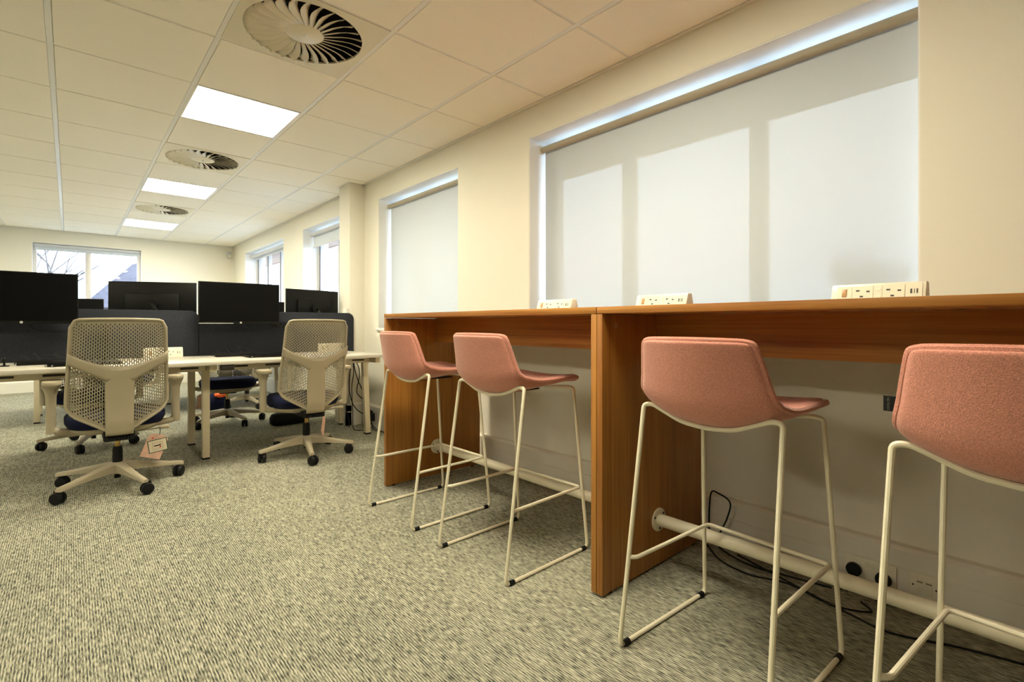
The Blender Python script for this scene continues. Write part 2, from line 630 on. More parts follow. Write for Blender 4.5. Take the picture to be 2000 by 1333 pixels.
# swirl air diffusers
def air_diffuser(label, y0, first=[None]):
    loc = (gx(1) + GP / 2, y0 + GP / 2, ZC)
    if first[0]:
        return dup(first[0], loc, 0, label)
    t = thing('air_diffuser', label, 'air vent', loc, 0, 'round swirl air diffusers in the ceiling')
    first[0] = t
    a, r = GP / 2 - 0.009, 0.268
    n = 64
    out, inn = [], []
    for k in range(n):
        an = 2 * PI * k / n
        c, s = math.cos(an), math.sin(an)
        q = a / max(abs(c), abs(s))
        out.append((c * q, s * q))
        inn.append((c * r, s * r))
    MB().rings([[Vector((x, y, 0.012)) for x, y in out], [Vector((x, y, -0.005)) for x, y in out], [Vector((x, y, -0.005)) for x, y in inn], [Vector((x, y, 0.004)) for x, y in inn]], cap=False).build('face_plate', 'diffuser_white', t, smooth=30)
    MB().rings([[Vector((x, y, 0.004)) for x, y in inn], [Vector((x, y, 0.078)) for x, y in inn]], cap=False).build('throat', 'void_black', t, smooth=30)
    box(-a, a, -a, a, 0.075, 0.15).build('plenum_box', 'void_black', t, smooth=0)
    rh = 0.088
    MB().lathe([(0.001, -0.006), (rh * 0.9, -0.005), (rh, -0.001), (rh, 0.03)], 32).build('hub', 'diffuser_white', t)
    MB().lathe([(0.001, -0.009), (0.006, -0.008), (0.007, -0.004)], 12).build('screw', 'chrome', t)
    N = 28
    rs = [rh - 0.003, 0.13, 0.17, 0.21, 0.24, r - 0.001]
    for kk, rr in enumerate(rs):
        pass
    def vane_mesh():
        mb = MB()
        rows = []
        for rr in rs:
            f = (rr - rh) / (r - rh)
            w = 2 * PI * rr / N * (0.95 - 0.12 * f)       # chord
            tilt = R(16 + 20 * f)
            sweep = -0.10 * math.sin(f * PI) - 0.05 * f
            row = []
            for u in (-0.5, -0.17, 0.17, 0.5):
                te = u * w * math.cos(tilt)
                z = u * w * math.sin(tilt) + 0.004 * (1 - 4 * u * u) * f
                an = sweep + te / rr
                row.append(Vector((rr * math.cos(an), rr * math.sin(an), z - 0.001)))
            rows.append(row)
        mb.rings(rows, closed_loop=False, cap=False)
        return mb
    v0 = vane_mesh().build('vane', 'diffuser_white', t)
    md = v0.modifiers.new('thickness', 'SOLIDIFY')
    md.thickness = 0.0016
    for k in range(1, N):
        v = v0.copy()
        col.objects.link(v)
        v.parent = t
        v.rotation_euler = (0, 0, 2 * PI * k / N)
    return t
air_diffuser('largest round swirl air diffuser in the ceiling, cut by the top edge', gy(-1))
air_diffuser('second round swirl air diffuser, between the first two lit panels', gy(3))
air_diffuser('smallest round swirl air diffuser, next to the farthest lit panel', gy(7))

# ------------------------------------------------------------------ windows
def side_window(idx, y0, y1, mull, mw=0.075, fmat='frame_upvc', side=0.065, near=0.022):
    w = bpy.data.objects.new('window_%d' % idx, None)
    w.location = (XG, (y0 + y1) / 2, WIN_B)
    col.objects.link(w)
    struct(w)
    O = w.location
    # painted reveal lining
    t = 0.006
    box(XW + 0.002, XO, y1 - t, y1 + 0.001, WIN_B, WIN_T).build('reveal', 'reveal_paint', w, O, smooth=0)
    box(XW + 0.002, XO, y0 - 0.001, y0 + t, WIN_B, WIN_T).build('reveal', 'reveal_paint', w, O, smooth=0)
    box(XW + 0.002, XO, y0, y1, WIN_T - t, WIN_T + 0.001).build('reveal', 'reveal_paint', w, O, smooth=0)
    box(XW - 0.02, XO, y0 - 0.02, y1 + 0.02, WIN_B - 0.03, WIN_B).build('window_board', 'reveal_paint', w, O, bevel=0.006)
    fx0, fx1 = XG - 0.03, XG + 0.03
    box(fx0, fx1, y0 + t, y0 + near, WIN_B, WIN_T - t).build('frame_jamb', fmat, w, O, bevel=0.006)
    box(fx0, fx1, y1 - side, y1 - t, WIN_B, WIN_T - t).build('frame_jamb', fmat, w, O, bevel=0.006)
    box(fx0 + 0.001, fx1 - 0.001, y0 + t, y1 - t, WIN_B, WIN_B + 0.06).build('frame_bottom', fmat, w, O, bevel=0.006)
    box(fx0 + 0.001, fx1 - 0.001, y0 + t, y1 - t, WIN_T - 0.028, WIN_T - t).build('frame_head', fmat, w, O, bevel=0.004)
    ys = [y0 + near] + [e for m in mull for e in (m - mw / 2, m + mw / 2)] + [y1 - side]
    for m in mull:
        box(fx0, fx1, m - mw / 2, m + mw / 2, WIN_B + 0.06, WIN_T - 0.028).build('mullion', fmat, w, O, bevel=0.006)
    for k in range(0, len(ys), 2):
        box(XG - 0.004, XG + 0.004, ys[k], ys[k + 1], WIN_B + 0.06, WIN_T - 0.028).build('pane', 'pane_glass', w, O, smooth=0)
        # dark gasket strips at the pane edges
        box(XG - 0.034, XG - 0.0285, ys[k + 1] + 0.001, ys[k + 1] + 0.020, WIN_B + 0.06, WIN_T - 0.03).build('gasket', 'frame_dark', w, O, smooth=0)
    return w
side_window(1, *WINS[0], [0.992, 1.727])
side_window(2, *WINS[1], [3.89])
side_window(3, *WINS[2], [5.9])
side_window(4, *WINS[3], [8.15, 8.80])

# far window
w5 = bpy.data.objects.new('window_5', None)
w5.location = ((FW[0] + FW[1]) / 2, YF + 0.12, WIN_B)
col.objects.link(w5)
struct(w5)
O = w5.location
FY = YF + 0.12
for a, b in ((FW[0] - 0.001, FW[0] + 0.006), (FW[1] - 0.006, FW[1] + 0.001)):
    box(a, b, YF + 0.002, YF + 0.33, WIN_B, WIN_T).build('reveal', 'reveal_paint', w5, O, smooth=0)
box(FW[0], FW[1], YF + 0.002, YF + 0.33, WIN_T - 0.006, WIN_T + 0.001).build('reveal', 'reveal_paint', w5, O, smooth=0)
box(FW[0] - 0.02, FW[1] + 0.02, YF - 0.02, YF + 0.33, WIN_B - 0.03, WIN_B).build('window_board', 'reveal_paint', w5, O, bevel=0.006)
for a, b, n in ((FW[0] + 0.006, FW[0] + 0.05, 'frame_jamb'), (FW[1] - 0.05, FW[1] - 0.006, 'frame_jamb'), (0.185, 0.255, 'mullion')):
    box(a, b, FY - 0.03, FY + 0.03, WIN_B, WIN_T - 0.006).build(n, 'frame_upvc', w5, O, bevel=0.005)
box(FW[0], FW[1], FY - 0.029, FY + 0.029, WIN_B, WIN_B + 0.05).build('frame_bottom', 'frame_upvc', w5, O, bevel=0.005)
box(FW[0], FW[1], FY - 0.029, FY + 0.029, WIN_T - 0.06, WIN_T - 0.006).build('frame_head', 'frame_upvc', w5, O, bevel=0.005)
box(FW[0] + 0.05, 0.185, FY - 0.004, FY + 0.004, WIN_B + 0.05, WIN_T - 0.06).build('pane', 'pane_glass', w5, O, smooth=0)
box(0.255, FW[1] - 0.05, FY - 0.004, FY + 0.004, WIN_B + 0.05, WIN_T - 0.06).build('pane', 'pane_glass', w5, O, smooth=0)

# roller blinds
def roller_blind(label, y0, y1, drop, cloth, chain=True, bar='blind_bar', xb=2.345, zt=2.153, rt=0.021, gl=0.035, gr=0.012):
    t = thing('roller_blind', label, 'blind', (xb, (y0 + y1) / 2, zt), 0, 'roller blinds in the window reveals')
    O = t.location
    MB().cyl((xb, y0 + gr, zt), (xb, y1 - gl + 0.012, zt), rt, n=20).build('roller_tube', bar, t, O)
    for y in (y0 + 0.004, y1 - gl + 0.012):
        MB().box(xb - 0.020, xb + 0.022, y, y + 0.008, zt - 0.026, zt + 0.032).build('bracket', 'socket_white', t, O, bevel=0.006)
    xf = xb + rt * 0.75
    MB().add([(xf, y0 + gr + 0.008, drop), (xf, y1 - gl, drop), (xf, y1 - gl, zt), (xf, y0 + gr + 0.008, zt)], [(0, 1, 2, 3)]).build('cloth', cloth, t, O, smooth=0)
    box(xf - 0.005, xf + 0.005, y0 + gr + 0.008, y1 - gl, drop - 0.012, drop + 0.008).build('bottom_bar', bar, t, O, bevel=0.003)
    if chain:
        zs = zt - 0.9
        mb = MB()
        for k in range(90):
            z = zt - 0.02 - k * 0.010
            mb.lathe([(0.0005, -0.0026), (0.0022, -0.0013), (0.0022, 0.0013), (0.0005, 0.0026)], 6, (xb - 0.008, y0 + 0.007, z))
        o = mb.build('bead_chain', 'socket_white', t, O)
        o['kind'] = 'stuff'
    return t
roller_blind('wide lowered roller blind with daylight and mullions showing through, above the bar', *WINS[0], 0.985, 'blind_screen')
roller_blind('narrow lowered off-white roller blind on the second window, beside the column', *WINS[1], 0.985, 'blind_dense', chain=False)
roller_blind('half raised roller blind on the window just past the column', *WINS[2], 2.00, 'blind_dense', chain=False, bar='blind_grey', rt=0.026)
roller_blind('fully raised grey roller blind on the side window nearest the far corner', *WINS[3], 2.10, 'blind_dense', chain=False, bar='blind_grey', rt=0.030)
t = thing('roller_blind', 'raised blue-grey roller blind at the top of the far wall window', 'blind', (0.235, YF + 0.06, 2.185), 0, 'roller blinds in the window reveals')
MB().cyl((FW[0] + 0.02 - 0.235, 0, 0), (FW[1] - 0.02 - 0.235, 0, 0), 0.026, n=16).build('roller_tube', 'blind_grey', t)
for x in (FW[0] + 0.008, FW[1] - 0.016):
    box(x - 0.235, x - 0.235 + 0.008, -0.03, 0.03, -0.034, 0.03).build('bracket', 'blind_grey', t, bevel=0.004)
MB().add([(FW[0] + 0.03 - 0.235, 0.016, -0.075), (FW[1] - 0.03 - 0.235, 0.016, -0.075), (FW[1] - 0.03 - 0.235, 0.016, 0), (FW[0] + 0.03 - 0.235, 0.016, 0)], [(0, 1, 2, 3)]).build('cloth', 'blind_dense', t, smooth=0)

# ------------------------------------------------------------------ outside
ev = MB()
ev.box(XO, 3.0, -2.5, 12.5, 2.185, 2.205)
ev.box(2.985, 3.02, -2.5, 12.5, 2.175, 2.42)
ev.box(XO, 3.0, -2.5, 12.5, 2.40, 2.43)
eave = ev.build('roof_eave', 'soffit_wood', org=(2.8, 5, 2.185), smooth=0)
struct(eave)
struct(box(-60, 80, -60, 90, -3.6, -3.5).build('ground_outside', 'ground_grass', smooth=0))

def house(label, cx, cy, wx, wy, zb, ze, zr):
    t = thing('house', label, 'house', (cx, cy, zb))
    box(-wx / 2, wx / 2, -wy / 2, wy / 2, 0, ze - zb).build('walls', 'brick_pale', t, smooth=0)
    MB().prism([(-wx / 2 - 0.4, ze - zb), (wx / 2 + 0.4, ze - zb), (0, zr - zb)], 1, -wy / 2 - 0.3, wy / 2 + 0.3).build('roof', 'roof_slate', t, smooth=0)
    for x in (-wx * 0.28, wx * 0.28):
        o = box(x - 0.55, x + 0.55, -wy / 2 - 0.04, -wy / 2 + 0.02, ze - zb - 1.6, ze - zb - 0.4).build('window_frame', 'render_pale', t, smooth=0)
        box(x - 0.45, x + 0.45, -wy / 2 - 0.05, -wy / 2 - 0.03, ze - zb - 1.5, ze - zb - 0.5).build('window_pane', 'frame_dark', o, smooth=0)
    return t
house('pale brick house with pitched roof seen through the far window', 4.3, 30.0, 7.2, 6, -3.5, 1.7, 6.1)

def bare_tree(label, x, y, z0, h, seed, leaf=None, spread=1.0, levels=4):
    t = thing('tree', label, 'tree', (x, y, z0))
    rnd = random.Random(seed)
    tr = MB()
    tips = []
    def grow(p, d, ln, r, lev):
        q = p + d * ln
        tr.cyl(p, q, r, r * 0.65, n=5)
        if lev == 0:
            tips.append(q)
            return
        for k in range(3):
            a = rnd.uniform(0, 2 * PI)
            dv = (d + Vector((math.cos(a), math.sin(a), rnd.uniform(-0.1, 0.3))) * rnd.uniform(0.4, 0.8) * spread).normalized()
            grow(q, dv, ln * rnd.uniform(0.62, 0.8), r * 0.6, lev - 1)
    grow(Vector((0, 0, 0)), Vector((0, 0, 1)), h * (0.33 if levels < 5 else 0.27), h * 0.016, levels)
    tr.build('trunk', 'bark', t)
    if leaf:
        lb = MB()
        for q in tips:
            for k in range(5):
                c = q + Vector((rnd.gauss(0, 0.35), rnd.gauss(0, 0.35), rnd.gauss(0, 0.25)))
                s = rnd.uniform(0.15, 0.35)
                a = Vector((rnd.gauss(0, 1), rnd.gauss(0, 1), rnd.gauss(0, 1))).normalized()
                b = a.orthogonal().normalized()
                lb.add([c - a * s, c + b * s * 0.6, c + a * s, c - b * s * 0.6], [(0, 1, 2, 3)])
        o = lb.build('foliage', leaf, t, smooth=0)
        o['kind'] = 'stuff'
    return t
bare_tree('bare tree outside behind the left pane of the far window', -1.3, 24.0, -3.5, 9.0, 3)
bare_tree('bare tree seen faintly through the wide blind near its right edge', 26.0, 4.6, -3.5, 9.6, 8, levels=6)

# ------------------------------------------------------------------ the oak bars
BX0, BX1, BT, BTH = 1.447, 2.175, 1.064, 0.025
def oak_bar(label, y0, y1, apron=True):
    t = thing('high_bar_table', label, 'bar table', (BX0 + 0.36, (y0 + y1) / 2, 0), 0, 'oak high bar tables along the window wall')
    O = t.location
    box(BX0, BX1, y0, y1, BT - BTH, BT).build('top', 'oak_y', t, O, bevel=0.0012)
    for a, inner in ((y0, 1), (y1 - 0.025, -1)):
        p = box(BX0 + 0.001, BX1, a, a + 0.025, 0.008, BT - BTH - 0.0015).build('end_panel', 'oak_z', t, O, bevel=0.0012)
        yi = a + 0.025 if inner > 0 else a
        MB().cyl((1.527, yi - 0.001 * inner, 0.995), (1.527, yi + 0.002 * inner, 0.995), 0.0105, n=20).build('dowel_cap', 'cap_beige', p, O)
        for x in (BX0 + 0.06, BX1 - 0.06):
            MB().cyl((x, a + 0.0125, 0), (x, a + 0.0125, 0.008), 0.011, n=12).build('levelling_foot', 'black_rubber', p, O)
        # foot rail flange
        fl = MB()
        fl.cyl((1.815, yi, 0.195), (1.815, yi + 0.007 * inner, 0.195), 0.047, n=28)
        f = fl.build('rail_flange', 'stool_frame', t, O, bevel=0.0015)
        for k in range(3):
            an = R(35 + 120 * k)
            c = Vector((1.815 + 0.036 * math.cos(an), yi + 0.0065 * inner, 0.195 + 0.036 * math.sin(an)))
            MB().cyl(c, c + Vector((0, 0.0015 * inner, 0)), 0.0055, n=10).build('screw', 'slot_dark', f, O)
    MB().cyl((1.815, y0 + 0.026, 0.195), (1.815, y1 - 0.026, 0.195), 0.0245, n=24).build('foot_rail', 'stool_frame', t, O)
    box(1.80, 1.818, y0 + 0.0255, y1 - 0.0255, 0.885, BT - BTH - 0.001).build('modesty_panel', 'oak_y', t, O, bevel=0.001)
    return t
oak_bar('oak high bar table farther along the window wall, beside the white desks', 1.1605, 2.812)
oak_bar('oak high bar table nearest the camera, running out of the right edge', -0.50, 1.158)

# ------------------------------------------------------------------ power modules
def power_module(label, loc, rz=0, group='white power modules standing on the bars', L=0.222, store={}):
    if L in store:
        r = dup(store[L], loc, rz, label)
        r['group'] = group
        r.scale = store[L].scale
        return r
    t = thing('power_module', label, 'socket module', loc, rz, group)
    store[L] = t
    if L > 0.24:
        t.scale = (1, 1, 1.5)
    # front faces -x, length along y; wedge section
    sec = [(0.0, 0.0), (0.017, 0.053), (0.047, 0.053), (0.062, 0.0)]
    h = L / 2
    MB().rings([[Vector((x, -h, z)) for x, z in sec],
                [Vector((x + (0.002 if z > 0.01 else 0), -h + 0.011, z)) for x, z in sec][:0] or [Vector((x, h, z)) for x, z in sec]]).build('body', 'socket_white', t, bevel=0.004)
    ang = math.atan2(0.017, 0.053)
    fm = Matrix.Translation((0.0, 0, 0)) @ Matrix.Rotation(ang, 4, 'Y')
    def plate(y0, y1, z0, z1, d, m, name, par):
        return box(-d, 0.0005, y0, y1, z0, z1, fm).build(name, m, par, bevel=0.0006, segs=1)
    s = L / 0.222
    # seen from the front (-x side) +y is to the left
    p = plate(0.058 * s, 0.096 * s, 0.007, 0.049, 0.0012, 'socket_panel', 'switch_plate', t)
    box(-0.003, 0, 0.071 * s, 0.083 * s, 0.016, 0.040, fm).build('rocker', 'cap_beige', p, bevel=0.001)
    for yc in (0.032 * s, -0.040 * s):
        p = plate(yc - 0.025 * s, yc + 0.025 * s, 0.007, 0.049, 0.0012, 'socket_panel', 'outlet_plate', t)
        for dy, zc, rr in ((0.012, 0.034, 0.0045), (-0.013, 0.031, 0.004), (0.002, 0.016, 0.004)):
            box(-0.0019, 0, yc + dy * s - rr, yc + dy * s + rr, zc - 0.0022, zc + 0.0022, fm).build('pin_slot', 'slot_dark', p, smooth=0)
    p = plate(-0.012 * s + -0.002, 0.006 * s - 0.002, 0.007, 0.049, 0.0010, 'socket_panel', 'fuse_plate', t)
    for zc in (0.016, 0.038):
        MB().cyl(fm @ Vector((-0.0022, -0.005 * s, zc)), fm @ Vector((0, -0.005 * s, zc)), 0.007, n=14).build('fuse_cap', 'socket_white', p)
    p = plate(-0.103 * s, -0.068 * s, 0.007, 0.049, 0.0012, 'socket_panel', 'usb_plate', t)
    for dy, w in ((-0.079, 0.004), (-0.086, 0.0015), (-0.092, 0.003)):
        box(-0.0019, 0, dy * s - w / 2, dy * s + w / 2, 0.021, 0.034, fm).build('usb_port', 'slot_dark', p, smooth=0)
    return t
power_module('white power module on the bar nearest the wall edge of the blind, largest of three', (1.70, 0.367, BT))
power_module('white power module beside the joint of the two bar tops', (1.70, 1.056, BT))
power_module('smallest white power module, on the farther bar at the left edge of the wide blind', (1.70, 1.625, BT))

# sockets on the skirting trunking
def wall_socket(label, y0, y1, z0, z1, plugs, kind):
    x = XW - TD
    t = thing('wall_socket', label, 'socket', (x, (y0 + y1) / 2, z0), 0, 'outlets on the skirting trunking')
    O = t.location
    p = box(x - 0.008, x, y0, y1, z0, z1).build('face_plate', 'socket_white', t, O, bevel=0.002)
    ym = (y0 + y1) / 2
    if kind == 'double':
        for dy in (0.010, -0.008):
            box(x - 0.011, x - 0.007, ym + dy - 0.006, ym + dy + 0.006, z1 - 0.030, z1 - 0.012).build('switch', 'socket_panel', p, O, bevel=0.001)
    else:
        for dy in (0.012, -0.012):
            q = box(x - 0.0105, x - 0.007, ym + dy - 0.009, ym + dy + 0.009, z0 + 0.016, z1 - 0.022).build('data_port', 'socket_panel', p, O, bevel=0.001)
            box(x - 0.0115, x - 0.010, ym + dy - 0.008, ym + dy + 0.008, z1 - 0.030, z1 - 0.026).build('label_strip', 'chrome', q, O, smooth=0)
        for dy in (0.031, -0.031):
            MB().cyl((x - 0.0095, ym + dy, (z0 + z1) / 2), (x - 0.007, ym + dy, (z0 + z1) / 2), 0.0028, n=8).build('screw', 'slot_dark', p, O)
    return t
wall_socket('double wall socket with two black plugs behind the foot rail', 0.411, 0.565, 0.055, 0.137, 2, 'double')
wall_socket('square white data outlet right of the double socket', 0.290, 0.376, 0.055, 0.141, 0, 'data')
wall_socket('double socket behind the second stool, half hidden by the oak panel', 1.17, 1.315, 0.055, 0.137, 1, 'double')
def plug(label, y, z):
    x = XW - TD - 0.008
    t = thing('power_plug', label, 'plug', (x - 0.02, y, z), 0, 'black plugs in the skirting sockets')
    MB().lathe([(0.001, 0), (0.023, 0.001), (0.025, 0.006), (0.024, 0.018), (0.02, 0.022), (0.001, 0.023)], 20, (0.019, 0, 0), Matrix.Rotation(-PI / 2, 4, 'Y')).build('plug_body', 'black_rubber', t)
    MB().tube(spline([(0.006, 0, -0.022), (0.004, 0.004, -0.05), (-0.006, 0.02, -z + 0.006)], 5), 0.0035, 6).build('lead', 'black_rubber', t)
    return t
plug('left black plug in the double socket behind the foot rail', 0.536, 0.090)
plug('right black plug in the double socket behind the foot rail', 0.446, 0.084)
plug('black plug just left of the middle oak panel at skirting height', 1.225, 0.105)

def cable(label, pts, r=0.0035, name='power_cable', group=None):
    mb = MB().tube(spline(pts, 8), r, 7)
    o = mb.build(name, 'black_rubber', org=(pts[0][0], pts[0][1], 0))
    return tag(o, label, 'cable', group)
cable('black cable looping up the wall beside the middle oak panel', [(2.185, 1.10, 0.004), (2.187, 1.10, 0.15), (2.187, 1.09, 0.232), (2.165, 1.05, 0.245), (2.145, 0.985, 0.225), (2.15, 1.0, 0.15), (2.16, 1.05, 0.03), (2.14, 1.0, 0.004), (2.10, 0.88, 0.004), (2.12, 0.75, 0.004), (2.15, 0.60, 0.004)])
cable('black cable lying on the carpet behind the foot rail', [(2.15, 1.09, 0.004), (2.05, 0.98, 0.004), (2.02, 0.85, 0.004), (2.06, 0.72, 0.004), (2.02, 0.56, 0.004), (2.07, 0.46, 0.004), (2.12, 0.50, 0.004)])
cable('second black cable coiled on the carpet under the wall socket', [(2.14, 0.95, 0.010), (2.09, 0.80, 0.010), (2.04, 0.66, 0.010), (2.0, 0.50, 0.004), (1.98, 0.38, 0.004), (2.05, 0.22, 0.004), (2.10, 0.02, 0.004), (2.12, -0.25, 0.004), (2.13, -0.46, 0.004)])

# ------------------------------------------------------------------ bar stools
def shell_point(s, q):
    """Upholstered stool shell: s 0 (front lip) .. 1 (top of back), q -1..1 across. Local x forward, z up."""
    prof = SHELL_PROF
    k = s * (len(prof) - 1)
    i = min(int(k), len(prof) - 2)
    f = k - i
    x = prof[i][0] * (1 - f) + prof[i + 1][0] * f
    z = prof[i][1] * (1 - f) + prof[i + 1][1] * f
    hw = prof[i][2] * (1 - f) + prof[i + 1][2] * f
    up = prof[i][3] * (1 - f) + prof[i + 1][3] * f     # rise of the sides (seat)
    fo = prof[i][4] * (1 - f) + prof[i + 1][4] * f     # sides wrapped forward (back)
    return Vector((x + fo * q * q, q * hw, z + up * abs(q) ** 2.2))
raw = [(0.235, 0.742, 0.176, 0.012, -0.020), (0.21, 0.752, 0.192, 0.012, -0.010), (0.14, 0.750, 0.204, 0.018, 0), (0.04, 0.736, 0.208, 0.030, 0),
       (-0.06, 0.722, 0.208, 0.046, 0.004), (-0.13, 0.722, 0.205, 0.058, 0.012), (-0.175, 0.738, 0.202, 0.056, 0.026), (-0.200, 0.775, 0.197, 0.036, 0.036),
       (-0.214, 0.83, 0.188, 0.014, 0.040), (-0.226, 0.89, 0.178, 0.004, 0.038), (-0.236, 0.94, 0.167, 0, 0.034), (-0.239, 0.956, 0.158, -0.003, 0.032)]
prof_v = spline([Vector((a, b, 0)) for a, b, *_ in raw], 4)
def lerp_prof(idx, n=4):
    out = []
    for i in range(len(raw) - 1):
        for k in range(n):
            f = k / n
            out.append(raw[i][idx] * (1 - f) + raw[i + 1][idx] * f)
    out.append(raw[-1][idx])
    return out
SHELL_PROF = [(p.x, p.y, w, u, f) for p, w, u, f in zip(prof_v, lerp_prof(2), lerp_prof(3), lerp_prof(4))]

def make_stool(label, loc, rz):
    t = thing('bar_stool', label, 'bar stool', loc, rz, 'pink upholstered bar stools at the oak bars')
    # shell: corners rounded by pulling the outline in near the ends
    ns, nq = 44, 20
    top, bot = [], []
    th = 0.015
    grid = []
    for i in range(ns + 1):
        s = i / ns
        row = []
        # superellipse like corner rounding at both ends
        for j in range(nq + 1):
            q = -1 + 2 * j / nq
            row.append((s, q))
        grid.append(row)
    def pt(s, q):
        # squircle mapping of the (s,q) square for rounded corners
        a = 2 * s - 1
        cr = 0.15
        # distance into corner
        ax, qx = abs(a), abs(q)
        ks = max(0.0, (ax - (1 - cr)) / cr)
        kq = max(0.0, (qx - (1 - cr)) / cr)
        if ks > 0 and kq > 0:
            m = max(ks, kq)
            l = math.hypot(ks, kq)
            f = m / l
            ks2, kq2 = ks * f, kq * f
            ax = (1 - cr) + cr * ks2
            qx = (1 - cr) + cr * kq2
        return shell_point((math.copysign(ax, a) + 1) / 2, math.copysign(qx, q))
    P = [[pt(s, q) for s, q in row] for row in grid]
    def nrm(i, j):
        a = P[min(i + 1, ns)][j] - P[max(i - 1, 0)][j]
        b = P[i][min(j + 1, nq)] - P[i][max(j - 1, 0)]
        n = b.cross(a)
        return n.normalized() if n.length > 1e-9 else Vector((0, 0, 1))
    mb = MB()
    up, dn = [], []
    for i in range(ns + 1):
        for j in range(nq + 1):
            n = nrm(i, j)
            edge = max(abs(2 * i / ns - 1), abs(2 * j / nq - 1))
            k = th * (1 - max(0, (edge - 0.86) / 0.14) ** 3 * 0.30)
            up.append(P[i][j] - n * k)
            dn.append(P[i][j] + n * k)
    W = nq + 1
    fs = []
    K = len(up)
    for i in range(ns):
        for j in range(nq):
            a, b, c, d = i * W + j, i * W + j + 1, (i + 1) * W + j + 1, (i + 1) * W + j
            fs.append((a, b, c, d))
            fs.append((a + K, d + K, c + K, b + K))
    ring = [j for j in range(W)] + [i * W + nq for i in range(1, ns + 1)] + [ns * W + j for j in range(nq - 1, -1, -1)] + [i * W for i in range(ns - 1, 0, -1)]
    for a, b in zip(ring, ring[1:] + ring[:1]):
        fs.append((a, b, b + K, a + K))
    mb.add(up + dn, fs)
    sh = mb.build('seat_shell', 'pink_felt', t, smooth=60)
    sd = sh.modifiers.new('soft', 'SUBSURF')
    sd.levels = sd.render_levels = 1
    # stitched seam round the rim
    seam = [P[i][j] for i, j in [(0, j) for j in range(W)] + [(i, nq) for i in range(1, ns + 1)] + [(ns, j) for j in range(nq - 1, -1, -1)] + [(i, 0) for i in range(ns - 1, 0, -1)]]
    cen = sum(seam, Vector()) / len(seam)
    MB().tube([p for p in seam], 0.0098, 8, closed=True).build('piping', 'pink_felt', sh)
    # closed tube frame with two sled runners
    r = 0.0072
    fx, bx, fy = 0.239, -0.253, 0.222
    zr, zf = 0.748, 0.722
    tbx, tfx = -0.140, 0.172
    ty, tyf = 0.208, 0.190
    loop = [(tbx, 0.0, 0.700), (tbx, 0.08, 0.707), (tbx, ty - 0.025, zr), (tbx - 0.004, ty + 0.004, zr - 0.004), (bx, fy, r), (fx, fy, r),
            (tfx + 0.004, tyf + 0.004, zf - 0.004), (tfx, tyf - 0.02, zf), (tfx, 0.08, 0.715), (tfx, -0.08, 0.715), (tfx, -tyf + 0.02, zf), (tfx + 0.004, -tyf - 0.004, zf - 0.004), (fx, -fy, r), (bx, -fy, r),
            (tbx - 0.004, -ty - 0.004, zr - 0.004), (tbx, -ty + 0.025, zr), (tbx, -0.08, 0.707)]
    MB().tube(fillet(loop, 0.026, 5, closed=True), r, 10, closed=True).build('sled_frame', 'stool_frame', t)
    # foot rest between the legs
    def leg(sign, rear, z):
        a = Vector((bx if rear else fx, sign * fy, r))
        b = Vector((tbx if rear else tfx, sign * (ty if rear else tyf), zr if rear else zf))
        return a.lerp(b, (z - r) / (b.z - r))
    zfr = 0.272
    rl, rr = leg(1, True, zfr), leg(-1, True, zfr)
    fl, fr = leg(1, False, zfr), leg(-1, False, zfr)
    path = [rl, rl + Vector((0.018, -0.016, 0)), fl + Vector((0.004, -0.012, 0)), fr + Vector((0.004, 0.012, 0)), rr + Vector((0.018, 0.008, 0)), rr]
    MB().tube(fillet(path, 0.022, 5), 0.0066, 10).build('foot_rest', 'stool_frame', t)
    for sx in (bx + 0.030, fx - 0.030):
        for sy in (fy, -fy):
            MB().cyl((sx - 0.013, sy, r), (sx + 0.013, sy, r), 0.0098, n=12).build('glide', 'black_rubber', t)
    # mounting plate
    box(-0.13, 0.12, -0.04, 0.04, 0.703, 0.709).build('mounting_plate', 'black_rubber', t, bevel=0.002)
    return t
ST = [((1.477, 2.334), 0.9, 'pink bar stool farthest from the camera, at the left end of the farther bar'),
      ((1.485, 1.653), 1.1, 'second pink bar stool from the left, pulled up to the farther bar'),
      ((1.510, 0.691), -2.7, 'third pink bar stool, right of the middle oak panels'),
      ((1.440, 0.030), -5.0, 'nearest pink bar stool, cut by the right edge, with a black label')]
stool0 = make_stool(ST[0][2], (*ST[0][0], 0), R(ST[0][1]))
stools = [stool0]
for (xy, rz, lab) in ST[1:]:
    stools.append(dup(stool0, (*xy, 0), R(rz), lab))
# black woven label on the side of the nearest stool
lp = shell_point(0.70, 1)
lo = box(lp.x - 0.001, lp.x + 0.001, lp.y - 0.004, lp.y + 0.029, lp.z - 0.016, lp.z + 0.016).build('woven_label', 'black_rubber', stools[3], smooth=0, label='small black fabric label with grey lettering')
text_part('label_lettering', 'NE MAIN', 0.0068, 'text_grey', lo, Matrix.Translation((lp.x - 0.0012, lp.y + 0.0205, lp.z)) @ Matrix(((0, 0, -1, 0), (0, 1, 0, 0), (1, 0, 0, 0), (0, 0, 0, 1))) @ Matrix.Rotation(PI, 4, 'Z'))

